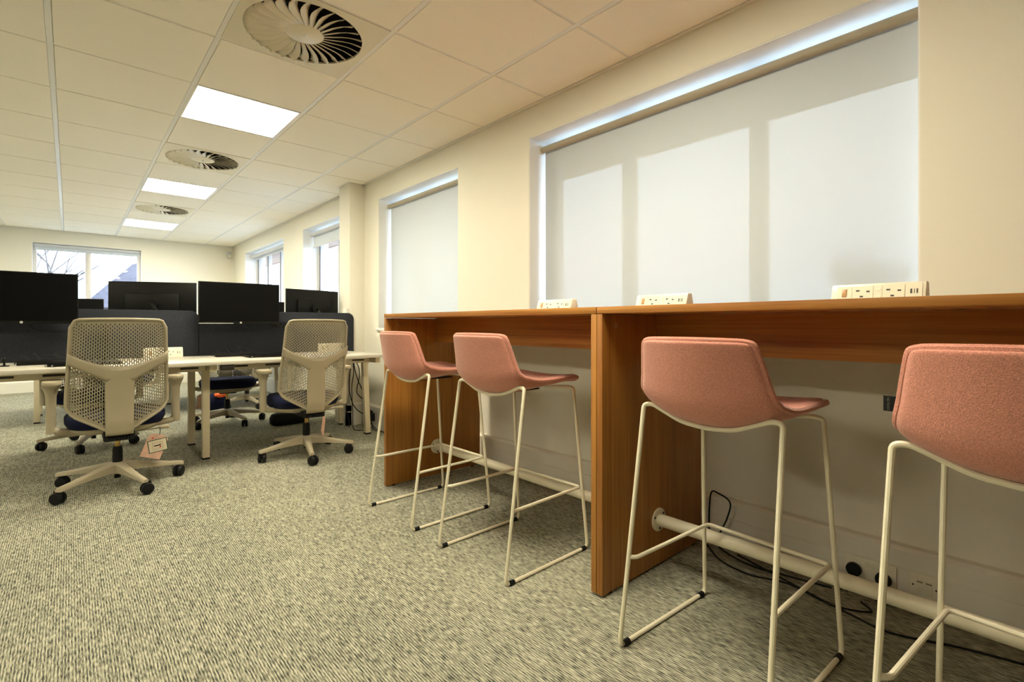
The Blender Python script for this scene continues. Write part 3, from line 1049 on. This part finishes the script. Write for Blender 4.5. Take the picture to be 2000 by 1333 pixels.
# ------------------------------------------------------------------ office chairs
BZ0, BZ1 = 0.372, 1.03
def back_y(x, z):
    f = max(0.0, (z - BZ0) / (BZ1 - BZ0))
    base = -0.185 - 0.02 * math.sin(min(1, f * 1.6) * PI) * -1 - 0.085 * f ** 1.5
    return base + 0.055 * (x / 0.24) ** 2 * (1 - 0.35 * f)
def back_hw(z):
    if z > 0.56:
        return 0.239 - (z - 0.56) / (BZ1 - 0.56) * 0.022
    return 0.239 - (0.56 - z) ** 2 * 0.25
def back_zb(s):
    a = abs(s)
    v = BZ0 + max(0, (a - 0.22) / 0.78) * 0.115
    if a > 0.84:
        v += ((a - 0.84) / 0.16) ** 2 * 0.035
    return v
def back_zt(s):
    a = abs(s)
    v = BZ1 - 0.006 * a * a
    if a > 0.84:
        v -= (1 - math.sqrt(max(0, 1 - ((a - 0.84) / 0.16) ** 2))) * 0.045
    return v
def back_pt(s, v, off=0.0):
    z = back_zb(s) + (back_zt(s) - back_zb(s)) * v
    x = s * back_hw(z)
    return Vector((x, back_y(x, z) - off, z))

def make_chair(label, loc, rz, base_rot):
    t = thing('office_chair', label, 'office chair', loc, rz, 'beige office chairs with perforated backs')
    # perforated back
    mb = MB()
    NC, NR = 42, 30
    for c in range(NC):
        s0, s1 = -1 + 2 * c / NC, -1 + 2 * (c + 1) / NC
        off = 0.5 if c % 2 else 0.0
        cuts = [max(0, min(1, (k + off) / NR)) for k in range(-1, NR + 1)]
        cuts = sorted(set(cuts + [1.0]))
        for v0, v1 in zip(cuts, cuts[1:]):
            if v1 - v0 < 1e-6:
                continue
            q = [back_pt(s0, v0), back_pt(s1, v0), back_pt(s1, v1), back_pt(s0, v1)]
            full = (v1 - v0) > 0.9 / NR
            vm = (v0 + v1) / 2
            ed = min(1, min(c, NC - 1 - c) / 6.0, vm * NR / 5, (1 - vm) * NR / 5)
            solid = (not full) or c in (0, NC - 1) or vm < 0.05 or vm > 0.965
            if solid:
                mb.add(q, [(0, 1, 2, 3)])
                continue
            hw = 0.48 + 0.14 * ed
            hh = 0.42 + 0.34 * ed
            def ip(a, b):
                lo = q[0].lerp(q[1], a)
                hi = q[3].lerp(q[2], a)
                return lo.lerp(hi, b)
            a0, a1, b0, b1 = 0.5 - hw / 2, 0.5 + hw / 2, 0.5 - hh / 2, 0.5 + hh / 2
            k = [ip(a0, b0), ip(a1, b0), ip(a1, b1), ip(a0, b1)]
            mb.add(q + k, [(0, 1, 5, 4), (1, 2, 6, 5), (2, 3, 7, 6), (3, 0, 4, 7)])
    bs = mb.build('perforated_back', 'chair_plastic_shaded', t, smooth=0)
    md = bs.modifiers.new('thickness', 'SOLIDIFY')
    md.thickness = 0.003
    # rim round the back
    path = [back_pt(-1, k / 24, 0.003) for k in range(1, 24)] + [back_pt(-1 + 2 * k / 24, 1, 0.003) for k in range(25)] + [back_pt(1, 1 - k / 24, 0.003) for k in range(1, 24)] + [back_pt(1 - 2 * k / 24, 0, 0.003) for k in range(25)]
    MB().tube(path, 0.0085, 8, closed=True).build('back_rim', 'chair_plastic', t, smooth=60)
    # Y shaped support: two arms sweeping up to the sides and a wide spine
    yo = 0.016
    def sup(x, z, extra=0.0):
        zz = max(z, BZ0 - 0.02)
        y = back_y(x, zz) - yo - extra
        return Vector((x, y, z))
    mb = MB()
    xs = [-0.232 + 0.464 * k / 28 for k in range(29)]
    def edge_t(x):
        a = abs(x) / 0.232
        return 0.752 + 0.085 * a ** 1.9
    def edge_b(x):
        a = abs(x) / 0.232
        u = max(0, (a - 0.28) / 0.72)
        return 0.668 + 0.105 * u ** 0.85
    rows = 4
    for x0, x1 in zip(xs, xs[1:]):
        for k in range(rows):
            def P(x, k):
                f = k / rows
                return sup(x, edge_b(x) * (1 - f) + edge_t(x) * f, 0.012 * (1 - (abs(x) / 0.232)) + 0.004 * math.sin(f * PI))
            mb.add([P(x0, k), P(x1, k), P(x1, k + 1), P(x0, k + 1)], [(0, 1, 2, 3)])
    o = mb.build('support_arm', 'chair_plastic', t, smooth=60, merge=True)
    md = o.modifiers.new('thickness', 'SOLIDIFY')
    md.thickness = 0.014
    md.offset = 0
    sp = []
    for k in range(17):
        f = k / 16
        z = 0.345 + f * (0.74 - 0.345)
        w = 0.066 + 0.004 * f + 0.012 * max(0, (f - 0.72) / 0.28) ** 2
        row = []
        for u in (-1, -0.9, -0.5, 0, 0.5, 0.9, 1):
            x = u * w
            fwd = max(0, (0.42 - z)) * 0.35
            row.append(sup(x, z, 0.014 + 0.008 * (1 - u * u)) + Vector((0, fwd, 0)))
        sp.append(row)
    o = MB().rings(sp, closed_loop=False, cap=False).build('spine', 'chair_plastic', t, smooth=60)
    md = o.modifiers.new('thickness', 'SOLIDIFY')
    md.thickness = 0.022
    md.offset = -1
    # seat
    def sq(rx, ry, z, cy=0.085, n=36, e=3.2):
        out = []
        for k in range(n):
            a = 2 * PI * k / n
            c, s = math.cos(a), math.sin(a)
            out.append(Vector((rx * math.copysign(abs(c) ** (2 / e), c), cy + ry * math.copysign(abs(s) ** (2 / e), s), z)))
        return out
    MB().rings([sq(0.19, 0.17, 0.368), sq(0.232, 0.205, 0.380), sq(0.248, 0.216, 0.410), sq(0.248, 0.216, 0.440), sq(0.225, 0.195, 0.462), sq(0.12, 0.11, 0.462)]).build('seat', 'navy_fabric', t, smooth=60)
    MB().rings([sq(0.15, 0.14, 0.336), sq(0.20, 0.18, 0.346), sq(0.222, 0.196, 0.366), sq(0.222, 0.196, 0.376)]).build('seat_pan', 'chair_plastic', t, smooth=50)
    # tilt mechanism
    box(-0.075, 0.075, -0.17, 0.10, 0.310, 0.356).build('mechanism', 'black_rubber', t, bevel=0.006)
    mb = MB()
    for k in range(9):
        mb.box(-0.06 + k * 0.0135, -0.052 + k * 0.0135, -0.195, -0.165, 0.315, 0.335)
    mb.box(-0.065, 0.065, -0.192, -0.16, 0.312, 0.322)
    mb.build('spring_cover', 'black_rubber', t, smooth=0)
    # arms
    for sx in (-1, 1):
        bar = [(sx * 0.12, 0.02, 0.358), (sx * 0.20, 0.02, 0.362), (sx * 0.285, 0.02, 0.372), (sx * 0.300, 0.02, 0.395), (sx * 0.302, 0.02, 0.47)]
        arm = MB()
        arm.tube(fillet(bar, 0.02, 4), 0.02, 10, rads=None).build('arm_bracket', 'chair_plastic', t)
        prof = [(0.0225, 0.36), (0.024, 0.40), (0.0235, 0.52), (0.025, 0.58), (0.033, 0.615), (0.045, 0.64)]
        MB().lathe(prof, 18, (sx * 0.303, 0.02, 0)).build('arm_post', 'chair_plastic', t)
        def pad(rx, ry, z):
            return [Vector((sx * 0.298 + rx * math.copysign(abs(math.cos(a)) ** 0.7, math.cos(a)), 0.045 + ry * math.copysign(abs(math.sin(a)) ** 0.7, math.sin(a)), z)) for a in [2 * PI * k / 24 for k in range(24)]]
        MB().rings([pad(0.03, 0.09, 0.636), pad(0.044, 0.12, 0.642), pad(0.048, 0.126, 0.655), pad(0.044, 0.122, 0.667), pad(0.02, 0.07, 0.670)]).build('arm_pad', 'chair_plastic', t, smooth=60)
    # lever
    MB().tube([(0.06, -0.05, 0.335), (0.15, -0.06, 0.338), (0.21, -0.065, 0.342)], 0.006, 8).build('lever', 'chair_plastic', t)
    MB().rings([[Vector((x, -0.066 + 0.016 * w * math.cos(a), 0.345 + 0.013 * w * math.sin(a))) for a in [2 * PI * k / 14 for k in range(14)]] for x, w in ((0.195, 0.45), (0.212, 0.85), (0.235, 1.1), (0.252, 0.95), (0.260, 0.5))]).build('lever_paddle', 'chair_plastic', t, smooth=60)
    # column and star base
    MB().cyl((0, 0, 0.24), (0, 0, 0.315), 0.014, n=18).build('gas_lift', 'brass', t)
    MB().lathe([(0.024, 0.13), (0.026, 0.16), (0.026, 0.225), (0.022, 0.245), (0.015, 0.246)], 22).build('column_cover', 'black_rubber', t)
    MB().lathe([(0.02, 0.078), (0.034, 0.080), (0.040, 0.10), (0.038, 0.138), (0.028, 0.150), (0.02, 0.150)], 24).build('hub', 'chair_plastic', t)
    MB().cyl((0, 0, 0.052), (0, 0, 0.079), 0.017, n=14).build('column_end', 'black_rubber', t)
    rb = 0.325
    for k in range(5):
        a = base_rot + 2 * PI * k / 5
        mt = Matrix.Rotation(a, 4, 'Z')
        secs = []
        for x, w, zt, zb in ((0.02, 0.030, 0.148, 0.085), (0.06, 0.027, 0.146, 0.092), (0.16, 0.021, 0.127, 0.088), (0.27, 0.017, 0.104, 0.078), (rb + 0.012, 0.016, 0.094, 0.070), (rb + 0.020, 0.012, 0.090, 0.072)):
            secs.append([mt @ Vector((x, y, z)) for y, z in ((-w, zb), (-w, zt - 0.009), (-w * 0.55, zt), (w * 0.55, zt), (w, zt - 0.009), (w, zb))])
        MB().rings(secs).build('base_leg', 'chair_plastic', t, smooth=40)
        c = mt @ Vector((rb, 0, 0))
        sw = a * 2.3 + k * 1.1
        cm = Matrix.Translation((c.x + 0.014 * math.cos(sw), c.y + 0.014 * math.sin(sw), 0.0335)) @ Matrix.Rotation(sw, 4, 'Z') @ Matrix.Rotation(PI / 2, 4, 'X')
        cs = MB()
        for side in (-1, 1):
            cs.rings([[cm @ Vector((rr * math.cos(2 * PI * q / 18), rr * math.sin(2 * PI * q / 18), side * d)) for q in range(18)] for rr, d in ((0.024, 0.004), (0.0335, 0.007), (0.0335, 0.017), (0.029, 0.025), (0.012, 0.027))])
        cs.cyl(cm @ Vector((0, 0, -0.02)), cm @ Vector((0, 0, 0.02)), 0.007, n=8)
        cs.cyl((c.x, c.y, 0.045), (c.x, c.y, 0.078), 0.0085, n=10)
        cs.box(-0.020, 0.020, -0.022, 0.012, -0.006, 0.006, cm @ Matrix.Rotation(PI / 2, 4, 'X') @ Matrix.Rotation(-PI / 2, 4, 'X') @ Matrix.Translation((0, 0.028, 0)))
        cs.build('caster', 'black_rubber', t, smooth=40)
    return t

def add_swing_tag(chair, base, tilt, big=True, yaw=0.0):
    m = Matrix.Translation(base) @ Matrix.Rotation(yaw, 4, 'Z') @ Matrix.Rotation(tilt, 4, 'Y')
    MB().tube([Vector(base) + Vector((0, 0, 0.045)), Vector(base) + Vector((0.003, -0.004, 0.02)), Vector(base) + Vector((0, 0, -0.004))], 0.0018, 6).build('tag_cord', 'black_rubber', chair)
    w, h = 0.054, 0.150
    c = MB().prism([(-w * 0.5, 0), (w * 0.5, 0), (w, -0.02), (w, -h), (-w, -h), (-w, -0.02)], 1, -0.0006, 0.0006)
    c.v = [m @ p for p in c.v]
    c = c.build('swing_tag', 'tag_card', chair, smooth=0, label='pinkish card tag hanging from the lever')
    if not big:
        return
    m2 = m @ Matrix.Translation((0.014, 0, -0.068)) @ Matrix.Rotation(R(-28), 4, 'Y') @ Matrix.Diagonal((1.2, 1, 1.2, 1))
    box(-0.042, 0.042, -0.0016, -0.0006, -0.033, 0.033, m2).build('sticker_border', 'tag_green', c, smooth=0)
    box(-0.0385, 0.0385, -0.0021, -0.0012, -0.0295, 0.0295, m2).build('sticker_paper', 'tag_paper', c, smooth=0)
    mb = MB()
    for x0, x1, z0, z1 in ((-0.022, 0.022, 0.0165, 0.0175), (-0.022, 0.022, -0.0205, -0.0195), (-0.022, -0.021, -0.02, 0.017), (0.021, 0.022, -0.02, 0.017), (0.006, 0.018, 0.008, 0.0095), (-0.015, 0.015, -0.013, -0.012)):
        mb.box(x0, x1, -0.0024, -0.0019, z0, z1, m2)
    mb.build('printed_lines', 'text_grey', c, smooth=0)
    box(-0.016, 0.014, -0.0026, -0.0019, -0.002, 0.0035, m2).build('black_bar', 'black_rubber', c, smooth=0)
    for x, z, mm in ((0.010, -0.0085, m2), (-0.028, -0.030, m)):
        a = mm @ Vector((x, -0.0018, z))
        b = mm @ Vector((x, -0.0030, z))
        MB().cyl(a, b, 0.0045, n=12).build('red_dot', 'tag_red', c)

def star(deg):
    return R(deg)
ch1 = make_chair('beige perforated-back office chair at the left desk, green-edged card tag hanging below its seat', (0.222, 3.925, 0), 0.0, star(217))
ch2 = make_chair('beige perforated-back office chair at the right desk, near the trailing cables', (1.358, 3.90, 0), 0.0, star(185))
ch3 = dup(ch1, (0.15, 5.40, 0), PI, 'office chair tucked under the far side of the left desk, behind the tagged chair')
ch4 = dup(ch2, (1.19, 5.66, 0), PI + R(-8), 'office chair on the far side of the right desk, seen between the desk legs')
ch5 = dup(ch2, (1.62, 6.70, 0), R(20), 'office chair at the far desk bank beside the side windows')
ch6 = dup(ch1, (0.42, 6.66, 0), R(-15), 'office chair at the far desk bank, left of the other one there')
add_swing_tag(ch1, Vector((0.205, -0.085, 0.302)), R(20))
add_swing_tag(ch2, Vector((0.10, -0.10, 0.302)), R(32), big=False, yaw=R(58))
add_swing_tag(ch4, Vector((0.20, -0.085, 0.302)), R(4), big=False, yaw=PI)

# ------------------------------------------------------------------ desks
DZ, DT = 0.74, 0.025
D0, DC, D1 = 3.945, 4.765, 5.585
def desk_top(name_label, x0, x1, y0, y1, org):
    t = thing('desk', name_label, 'desk', org, 0, 'white bench desks')
    O = t.location
    box(x0, x1, y0, y1, DZ - DT, DZ).build('desk_top', 'desk_white', t, O, bevel=0.0015)
    return t
def bench(dx, dy, spans, names, near_only=False):
    """Two rows of white desks back to back on one leg frame."""
    y0, yc, y1 = D0 + dy, DC + dy, D1 + dy
    for k, (a, b) in enumerate(spans):
        for row, (ya, yb) in enumerate(((y0, yc - 0.018), (yc + 0.018, y1))):
            t = thing('desk', names[k][row], 'desk', ((a + b) / 2, (ya + yb) / 2, 0), 0, 'white bench desks')
            O = t.location
            box(a + 0.001, b - 0.001, ya, yb, DZ - DT, DZ).build('desk_top', 'desk_white', t, O, bevel=0.0015)
            # beam under the top, with cable slots
            yb_ = ya + 0.20 if row == 0 else yb - 0.20
            bm = box(a + 0.03, b - 0.03, yb_ - 0.012, yb_ + 0.012, DZ - DT - 0.052, DZ - DT - 0.001).build('beam', 'steel_white', t, O, bevel=0.002)
            ys = yb_ - 0.0125 if row == 0 else yb_ + 0.0125
            for q in range(5):
                xm = a + 0.16 + q * (b - a - 0.32) / 4
                box(xm - 0.055, xm + 0.055, ys - 0.0012, ys + 0.0012, DZ - DT - 0.034, DZ - DT - 0.020).build('cable_slot', 'slot_dark', bm, O, smooth=0)
            # legs: each desk carries the leg pair at its left end; the last one also at its right end
            ends = [a - 0.0]
            last = k == len(spans) - 1
            for xe, slant in ([(b - 0.037, 0.05 if last else 0)] + ([(a + 0.045, 0)] if k == 0 else [])):
                yl = (ya + 0.325) if row == 0 else (ya + 0.06)
                yl = {0: 4.272 + dy, 1: 4.848 + dy}[row]
                w = 0.024
                lg = MB()
                lg.rings([[Vector((xe + slant * (1 - f) * 0.6 + sx * w, yl + sy * w, z)) for sx, sy in ((-1, -1), (1, -1), (1, 1), (-1, 1))] for f, z in ((0, 0.012), (1, DZ - DT - 0.05))])
                lg = lg.build('leg', 'steel_white', t, O, bevel=0.003)
                MB().box(xe + slant * 0.6 - w - 0.001, xe + slant * 0.6 + w + 0.001, yl - w - 0.001, yl + w + 0.001, 0, 0.012).build('foot', 'black_rubber', lg, O, bevel=0.002)
                box(xe - 0.022, xe + 0.022, min(yl, ya + 0.06) if row == 0 else yl, yl if row == 0 else yb - 0.06, DZ - DT - 0.05, DZ - DT - 0.0015).build('cross_rail', 'steel_white', t, O, bevel=0.003)
                MB().prism([(xe + 0.024, DZ - 0.075), (xe + 0.06, DZ - 0.075), (xe + 0.024, DZ - 0.115)], 1, yl - 0.004, yl + 0.004).build('gusset', 'steel_white', t, O, smooth=0)
            if k and row == 0:
                box(a + 0.002, a + 0.085, ya + 0.012, ya + 0.05, DZ - DT - 0.040, DZ - DT - 0.001).build('slide_bracket', 'slot_dark', t, O, bevel=0.002)
SP = [(-0.46, 0.792), (0.792, 2.04)]
bench(0, 0, SP, [('white desk at the left edge with the biggest black monitor', 'white desk behind the dark screen at the left'),
                 ('white desk with trailing cables beside the oak bar', 'white desk behind the dark screen beside the column')])
bench(0.17, 2.66, [(a + 0.17, b + 0.17) for a, b in SP], [('far bank white desk on the left, near side', 'far bank white desk on the left, window wall side'),
                 ('far bank white desk beside the side windows, near side', 'far bank white desk beside the side windows, end wall side')])

def divider(label, x0, x1, y, z0=0.66, z1=1.111):
    r = 0.06
    pts = []
    for cx, cz, a0 in ((x1 - r, z1 - r, 0), (x0 + r, z1 - r, 90)):
        for k in range(9):
            a = R(a0 + 90 * k / 8)
            pts.append((cx + r * math.cos(a), cz + r * math.sin(a)))
    pts += [(x0, z0), (x1, z0)]
    t = thing('desk_screen', label, 'desk divider', ((x0 + x1) / 2, y, z0), 0, 'dark fabric desk screens')
    O = t.location
    MB().prism(pts, 1, y - 0.014, y + 0.014).build('padded_panel', 'screen_fabric', t, O, bevel=0.004, smooth=40)
    for x in (x0 + 0.25, x1 - 0.25):
        box(x - 0.02, x + 0.02, y - 0.016, y + 0.016, z0 - 0.03, z0 + 0.03).build('clamp', 'steel_white', t, O, bevel=0.002)
divider('dark blue-grey fabric desk screen behind the left desk', -0.455, 0.791, DC)
divider('dark blue-grey fabric desk screen ending beside the column', 0.793, 2.118, DC)
divider('far dark desk screen on the left of the far desk bank', -0.285, 0.957, DC + 2.66)
divider('far dark desk screen on the right of the far desk bank', 0.967, 2.205, DC + 2.66)

# ------------------------------------------------------------------ monitors
def monitor(label, p0, p1, z0, z1, facing, base, logo=True, arm=True, strip=False):
    """Screen between two ground points (left, right as seen from the camera); facing -1 shows its front to -y."""
    a, b = Vector((p0[0], p0[1], 0)), Vector((p1[0], p1[1], 0))
    mid = (a + b) / 2
    w = (b - a).length / 2
    rz = math.atan2(b.y - a.y, b.x - a.x)
    t = thing('monitor', label, 'monitor', (mid.x, mid.y, z0), rz, 'black monitors on desk arms')
    h = z1 - z0
    s = facing          # -1: front is local -y
    box(-w, w, -0.008, 0.008, 0, h).build('bezel', 'monitor_black', t, bevel=0.003)
    box(-w + 0.007, w - 0.007, s * 0.0085 - 0.001, s * 0.0085 + 0.001, 0.020, h - 0.007).build('display', 'monitor_glass', t, smooth=0)
    box(-w * 0.62, w * 0.62, min(-s * 0.007, -s * 0.034), max(-s * 0.007, -s * 0.034), 0.03, h * 0.72).build('rear_housing', 'monitor_black', t, bevel=0.012)
    if logo:
        lg = MB().cyl((0, s * 0.0075, 0.0105), (0, s * 0.0092, 0.0105), 0.0078, n=20).build('logo_badge', 'logo_silver', t)
        if s < 0:
            text_part('logo_letters', 'hp', 0.010, 'slot_dark', lg, Matrix.Translation((0, s * 0.0094, 0.0110)) @ Matrix.Rotation(PI / 2, 4, 'X') @ Matrix.Shear('XZ', 4, (0.0, 0.0)))
    if strip:
        box(-w + 0.002, -0.055, s * 0.0082 - 0.0008, s * 0.0082 + 0.0008, 0.003, 0.0075).build('peeling_film', 'logo_silver', t, smooth=0, label='pale reflective strip along the lower bezel')
    if arm:
        inv = Matrix.Rotation(-rz, 4, 'Z')
        bl = inv @ (Vector((base[0], base[1], 0)) - mid)
        zt = h * 0.45
        ab = DZ - z0
        back = -s * 0.035
        elbow = Vector(((bl.x + 0.0) * 0.5 + 0.10, bl.y * 0.5 + back, zt - 0.16))
        MB().cyl((0, back * 0.8, zt), (0, back * 1.9, zt), 0.045, n=16).build('mount_plate', 'monitor_black', t)
        MB().tube([(0, back * 1.9, zt), (0.02, back * 1.9, zt - 0.02), elbow], 0.017, 8).build('upper_arm', 'monitor_black', t)
        MB().tube([elbow, (bl.x, bl.y, elbow.z - 0.005)], 0.019, 8).build('lower_arm', 'monitor_black', t)
        MB().cyl((bl.x, bl.y, ab), (bl.x, bl.y, elbow.z + 0.02), 0.016, n=12).build('arm_post', 'monitor_black', t)
        MB().box(bl.x - 0.04, bl.x + 0.04, bl.y - 0.04, bl.y + 0.04, ab, ab + 0.012).build('arm_clamp', 'monitor_black', t, bevel=0.002)
        MB().tube(spline([(0.03, back, zt * 0.3), (0.05, back * 1.5, -0.03), (elbow.x * 0.6, elbow.y, elbow.z - 0.05), (elbow.x, elbow.y, elbow.z - 0.01)], 6), 0.0035, 6).build('display_lead', 'black_rubber', t)
    return t
monitor('black monitor at the left edge, largest and nearest, facing the camera', (-0.52, 4.60), (0.046, 4.60), 1.003, 1.348, -1, (0.20, 4.68))
monitor('black monitor facing the camera with pale strip under it, middle of the desks', (0.757, 4.57), (1.36, 4.57), 1.003, 1.342, -1, (1.45, 4.68), strip=True)
monitor('black monitor seen from behind, between the two front-facing ones', (0.237, 5.20), (0.808, 4.945), 1.010, 1.352, 1, (0.45, 4.86), logo=False)
monitor('black monitor seen from behind, right of the others next to the column', (1.552, 5.015), (2.12, 5.16), 1.000, 1.345, 1, (1.75, 4.86), logo=False)
FYM = 7.27
monitor('far black monitor peeking out right of the nearest monitor', (-0.25, FYM), (0.29, FYM), 0.97, 1.285, -1, (0.0, 7.35), arm=True)
monitor('far black monitor peeking out left of the rear-facing one', (0.345, FYM + 0.4), (0.89, FYM + 0.4), 0.97, 1.29, 1, (0.7, 7.50), logo=False)
monitor('far black monitor peeking out in front of the far side window', (1.63, 7.16), (2.155, 7.02), 0.96, 1.298, -1, (1.75, 7.35))

# ------------------------------------------------------------------ things on and under the desks
power_module('white power module on the left desk, right of the tagged chair', (0.545, DC - 0.11, DZ), PI / 2, 'white power modules on the desks', L=0.25)
power_module('white power module on the right desk, behind the untagged chair', (1.865, DC - 0.11, DZ), PI / 2, 'white power modules on the desks', L=0.25)

def laptop(label, loc, rz, w=0.33, d=0.22):
    t = thing('closed_laptop', label, 'laptop', loc, rz, 'closed black laptops')
    box(-w / 2, w / 2, -d / 2, d / 2, 0.003, 0.012).build('base', 'monitor_black', t, bevel=0.004)
    box(-w / 2, w / 2, -d / 2, d / 2, 0.0125, 0.020).build('lid', 'monitor_glass', t, bevel=0.003)
    for x in (-w / 2 + 0.03, w / 2 - 0.03):
        for y in (-d / 2 + 0.03, d / 2 - 0.03):
            MB().cyl((x, y, 0), (x, y, 0.0035), 0.008, n=10).build('rubber_foot', 'black_rubber', t)
    MB().cyl((-w / 2 + 0.022, -d / 2 - 0.0005, 0.008), (-w / 2 + 0.022, -d / 2 + 0.003, 0.008), 0.004, n=10).build('status_light', 'logo_silver', t)
    return t
laptop('closed black laptop on the left desk behind the tagged chair', (0.075, 4.22, DZ), R(2), 0.36, 0.24)
laptop('closed black laptop on the right desk behind the untagged chair', (1.21, 4.30, DZ), R(-1), 0.36, 0.23)

def dock(label, loc, rz, led):
    t = thing('docking_station', label, 'docking station', loc, rz, 'black docking stations')
    box(-0.13, 0.13, -0.045, 0.045, 0, 0.028).build('body', 'monitor_black', t, bevel=0.006)
    if led:
        MB().cyl((0.04, -0.047, 0.014), (0.04, -0.044, 0.014), 0.0035, n=10).build('blue_light', 'led_blue', t)
    for k in range(4):
        r = random.Random(k)
        MB().tube(spline([(0.09 - k * 0.05, 0.04, 0.018), (0.05 - k * 0.05, 0.10, 0.05 + 0.02 * r.random()), (0.14 - k * 0.09, 0.12, 0.035), (0.22 - 0.12 * k, 0.06, 0.006)], 6), 0.0034, 6).build('lead', 'black_rubber', t)
    return t
dock('black docking station with a small blue light at the left edge of the desk', (-0.12, 4.42, DZ), R(2), True)
dock('black docking station with tangled leads left of the untagged chair', (0.99, 4.50, DZ), R(-4), False)
t = thing('webcam', 'tiny black webcam stand at the far left of the desk', 'webcam', (-0.30, 4.36, DZ))
MB().lathe([(0.025, 0), (0.025, 0.004), (0.006, 0.008), (0.005, 0.03), (0.001, 0.03)], 14).build('stand', 'monitor_black', t)
MB().lathe([(0.001, 0.028), (0.012, 0.030), (0.015, 0.042), (0.010, 0.054), (0.001, 0.056)], 14).build('camera_head', 'monitor_black', t)

# black bag on the floor behind the untagged chair
def sqr(rx, ry, z, n=28, e=3.0):
    return [Vector((rx * math.copysign(abs(math.cos(a)) ** (2 / e), math.cos(a)), ry * math.copysign(abs(math.sin(a)) ** (2 / e), math.sin(a)), z)) for a in [2 * PI * k / n for k in range(n)]]
t = thing('black_bag', 'soft black bag on the carpet under the desk behind the untagged chair', 'bag', (1.66, 5.24, 0), R(4))
t.scale = (1.1, 1, 0.72)
MB().rings([sqr(0.15, 0.07, 0.0), sqr(0.17, 0.085, 0.02), sqr(0.172, 0.085, 0.10), sqr(0.155, 0.075, 0.15), sqr(0.10, 0.04, 0.17)]).build('body', 'black_rubber', t, smooth=60)
MB().tube(spline([(-0.07, -0.03, 0.16), (-0.06, -0.06, 0.20), (0.05, -0.06, 0.205), (0.07, -0.03, 0.16)], 6), 0.006, 7).build('handle', 'black_rubber', t)
t = thing('rucksack', 'navy rucksack with orange trim on the carpet beyond the chair across the desk', 'bag', (1.20, 6.25, 0))
rnd = random.Random(5)
def lump(rx, ry, rz_, c, seed):
    rr = random.Random(seed)
    ph = [rr.uniform(0, 6) for _ in range(4)]
    rs = []
    for k in range(9):
        v = PI * k / 8
        ring = []
        for q in range(20):
            a = 2 * PI * q / 20
            f = 1 + 0.13 * math.sin(3 * a + ph[0] + v * 2) + 0.09 * math.sin(5 * a + ph[1] - v * 3)
            s = max(0.02, math.sin(v))
            ring.append(Vector(c) + Vector((rx * s * math.cos(a) * f, ry * s * math.sin(a) * f, -rz_ * math.cos(v))))
        rs.append(ring)
    return MB().rings(rs)
lump(0.15, 0.10, 0.125, (0, 0, 0.125), 1).build('body', 'navy_fabric', t, smooth=70)
lump(0.06, 0.045, 0.03, (0.03, -0.06, 0.225), 2).build('trim', 'orange_cloth', t, smooth=70)

# cables trailing from the right end of the desk
trail = [
    [(1.99, 4.50, 0.70), (2.00, 4.49, 0.55), (1.985, 4.50, 0.40), (1.99, 4.49, 0.18), (1.985, 4.47, 0.03), (2.02, 4.44, 0.005), (2.10, 4.42, 0.005), (2.13, 4.46, 0.07), (2.14, 4.56, 0.16)],
    [(2.00, 4.52, 0.70), (2.05, 4.50, 0.60), (2.06, 4.50, 0.50), (2.03, 4.49, 0.36), (2.09, 4.48, 0.28), (2.155, 4.46, 0.17), (2.13, 4.46, 0.10), (2.15, 4.38, 0.03), (2.16, 4.25, 0.005), (2.15, 4.05, 0.005)],
    [(1.985, 4.48, 0.70), (2.02, 4.48, 0.52), (2.09, 4.47, 0.34), (2.13, 4.46, 0.20), (2.15, 4.44, 0.12), (2.14, 4.36, 0.01), (2.17, 4.15, 0.005), (2.16, 3.95, 0.005)],
    [(1.975, 4.50, 0.60), (1.96, 4.50, 0.42), (1.98, 4.49, 0.28), (2.03, 4.48, 0.19), (2.11, 4.47, 0.135), (2.15, 4.47, 0.12)],
    [(1.955, 4.55, 0.28), (1.95, 4.54, 0.18), (1.965, 4.52, 0.10), (1.96, 4.50, 0.03)]]
names = ['leftmost black cable dropping from the desk end to the floor by the column', 'black cable kinking outward halfway down from the desk end', 'black cable running diagonally from the desk end to the skirting socket',
         'black cable crossing the others low beside the column', 'short black cable end hanging against the column skirting']
for n_, p in zip(names, trail):
    cable(n_, p, 0.0042, group='black cables trailing off the desk end')
t = thing('plug_adapter', 'black plug adapter block where the trailing cables meet by the skirting', 'plug', (2.155, 4.465, 0.075))
box(-0.03, 0.028, -0.045, 0.045, 0, 0.075).build('body', 'black_rubber', t, bevel=0.008)
box(-0.018, 0.012, -0.032, -0.004, 0.075, 0.10).build('plug_top', 'black_rubber', t, bevel=0.006)
box(-0.018, 0.012, 0.006, 0.034, 0.075, 0.095).build('plug_top', 'black_rubber', t, bevel=0.006)

# alarm sensor high in the far corner
t = thing('motion_sensor', 'small white motion sensor high in the far corner', 'sensor', (XW - 0.09, YF - 0.06, 2.25), R(25))
box(-0.035, 0.035, -0.03, 0.03, -0.06, 0.06).build('housing', 'blind_grey', t, bevel=0.012)
box(-0.022, 0.022, -0.034, -0.029, -0.045, 0.0).build('lens', 'socket_white', t, bevel=0.003)
box(-0.012, 0.012, 0.028, 0.05, -0.03, 0.03).build('bracket', 'socket_white', t, bevel=0.003)
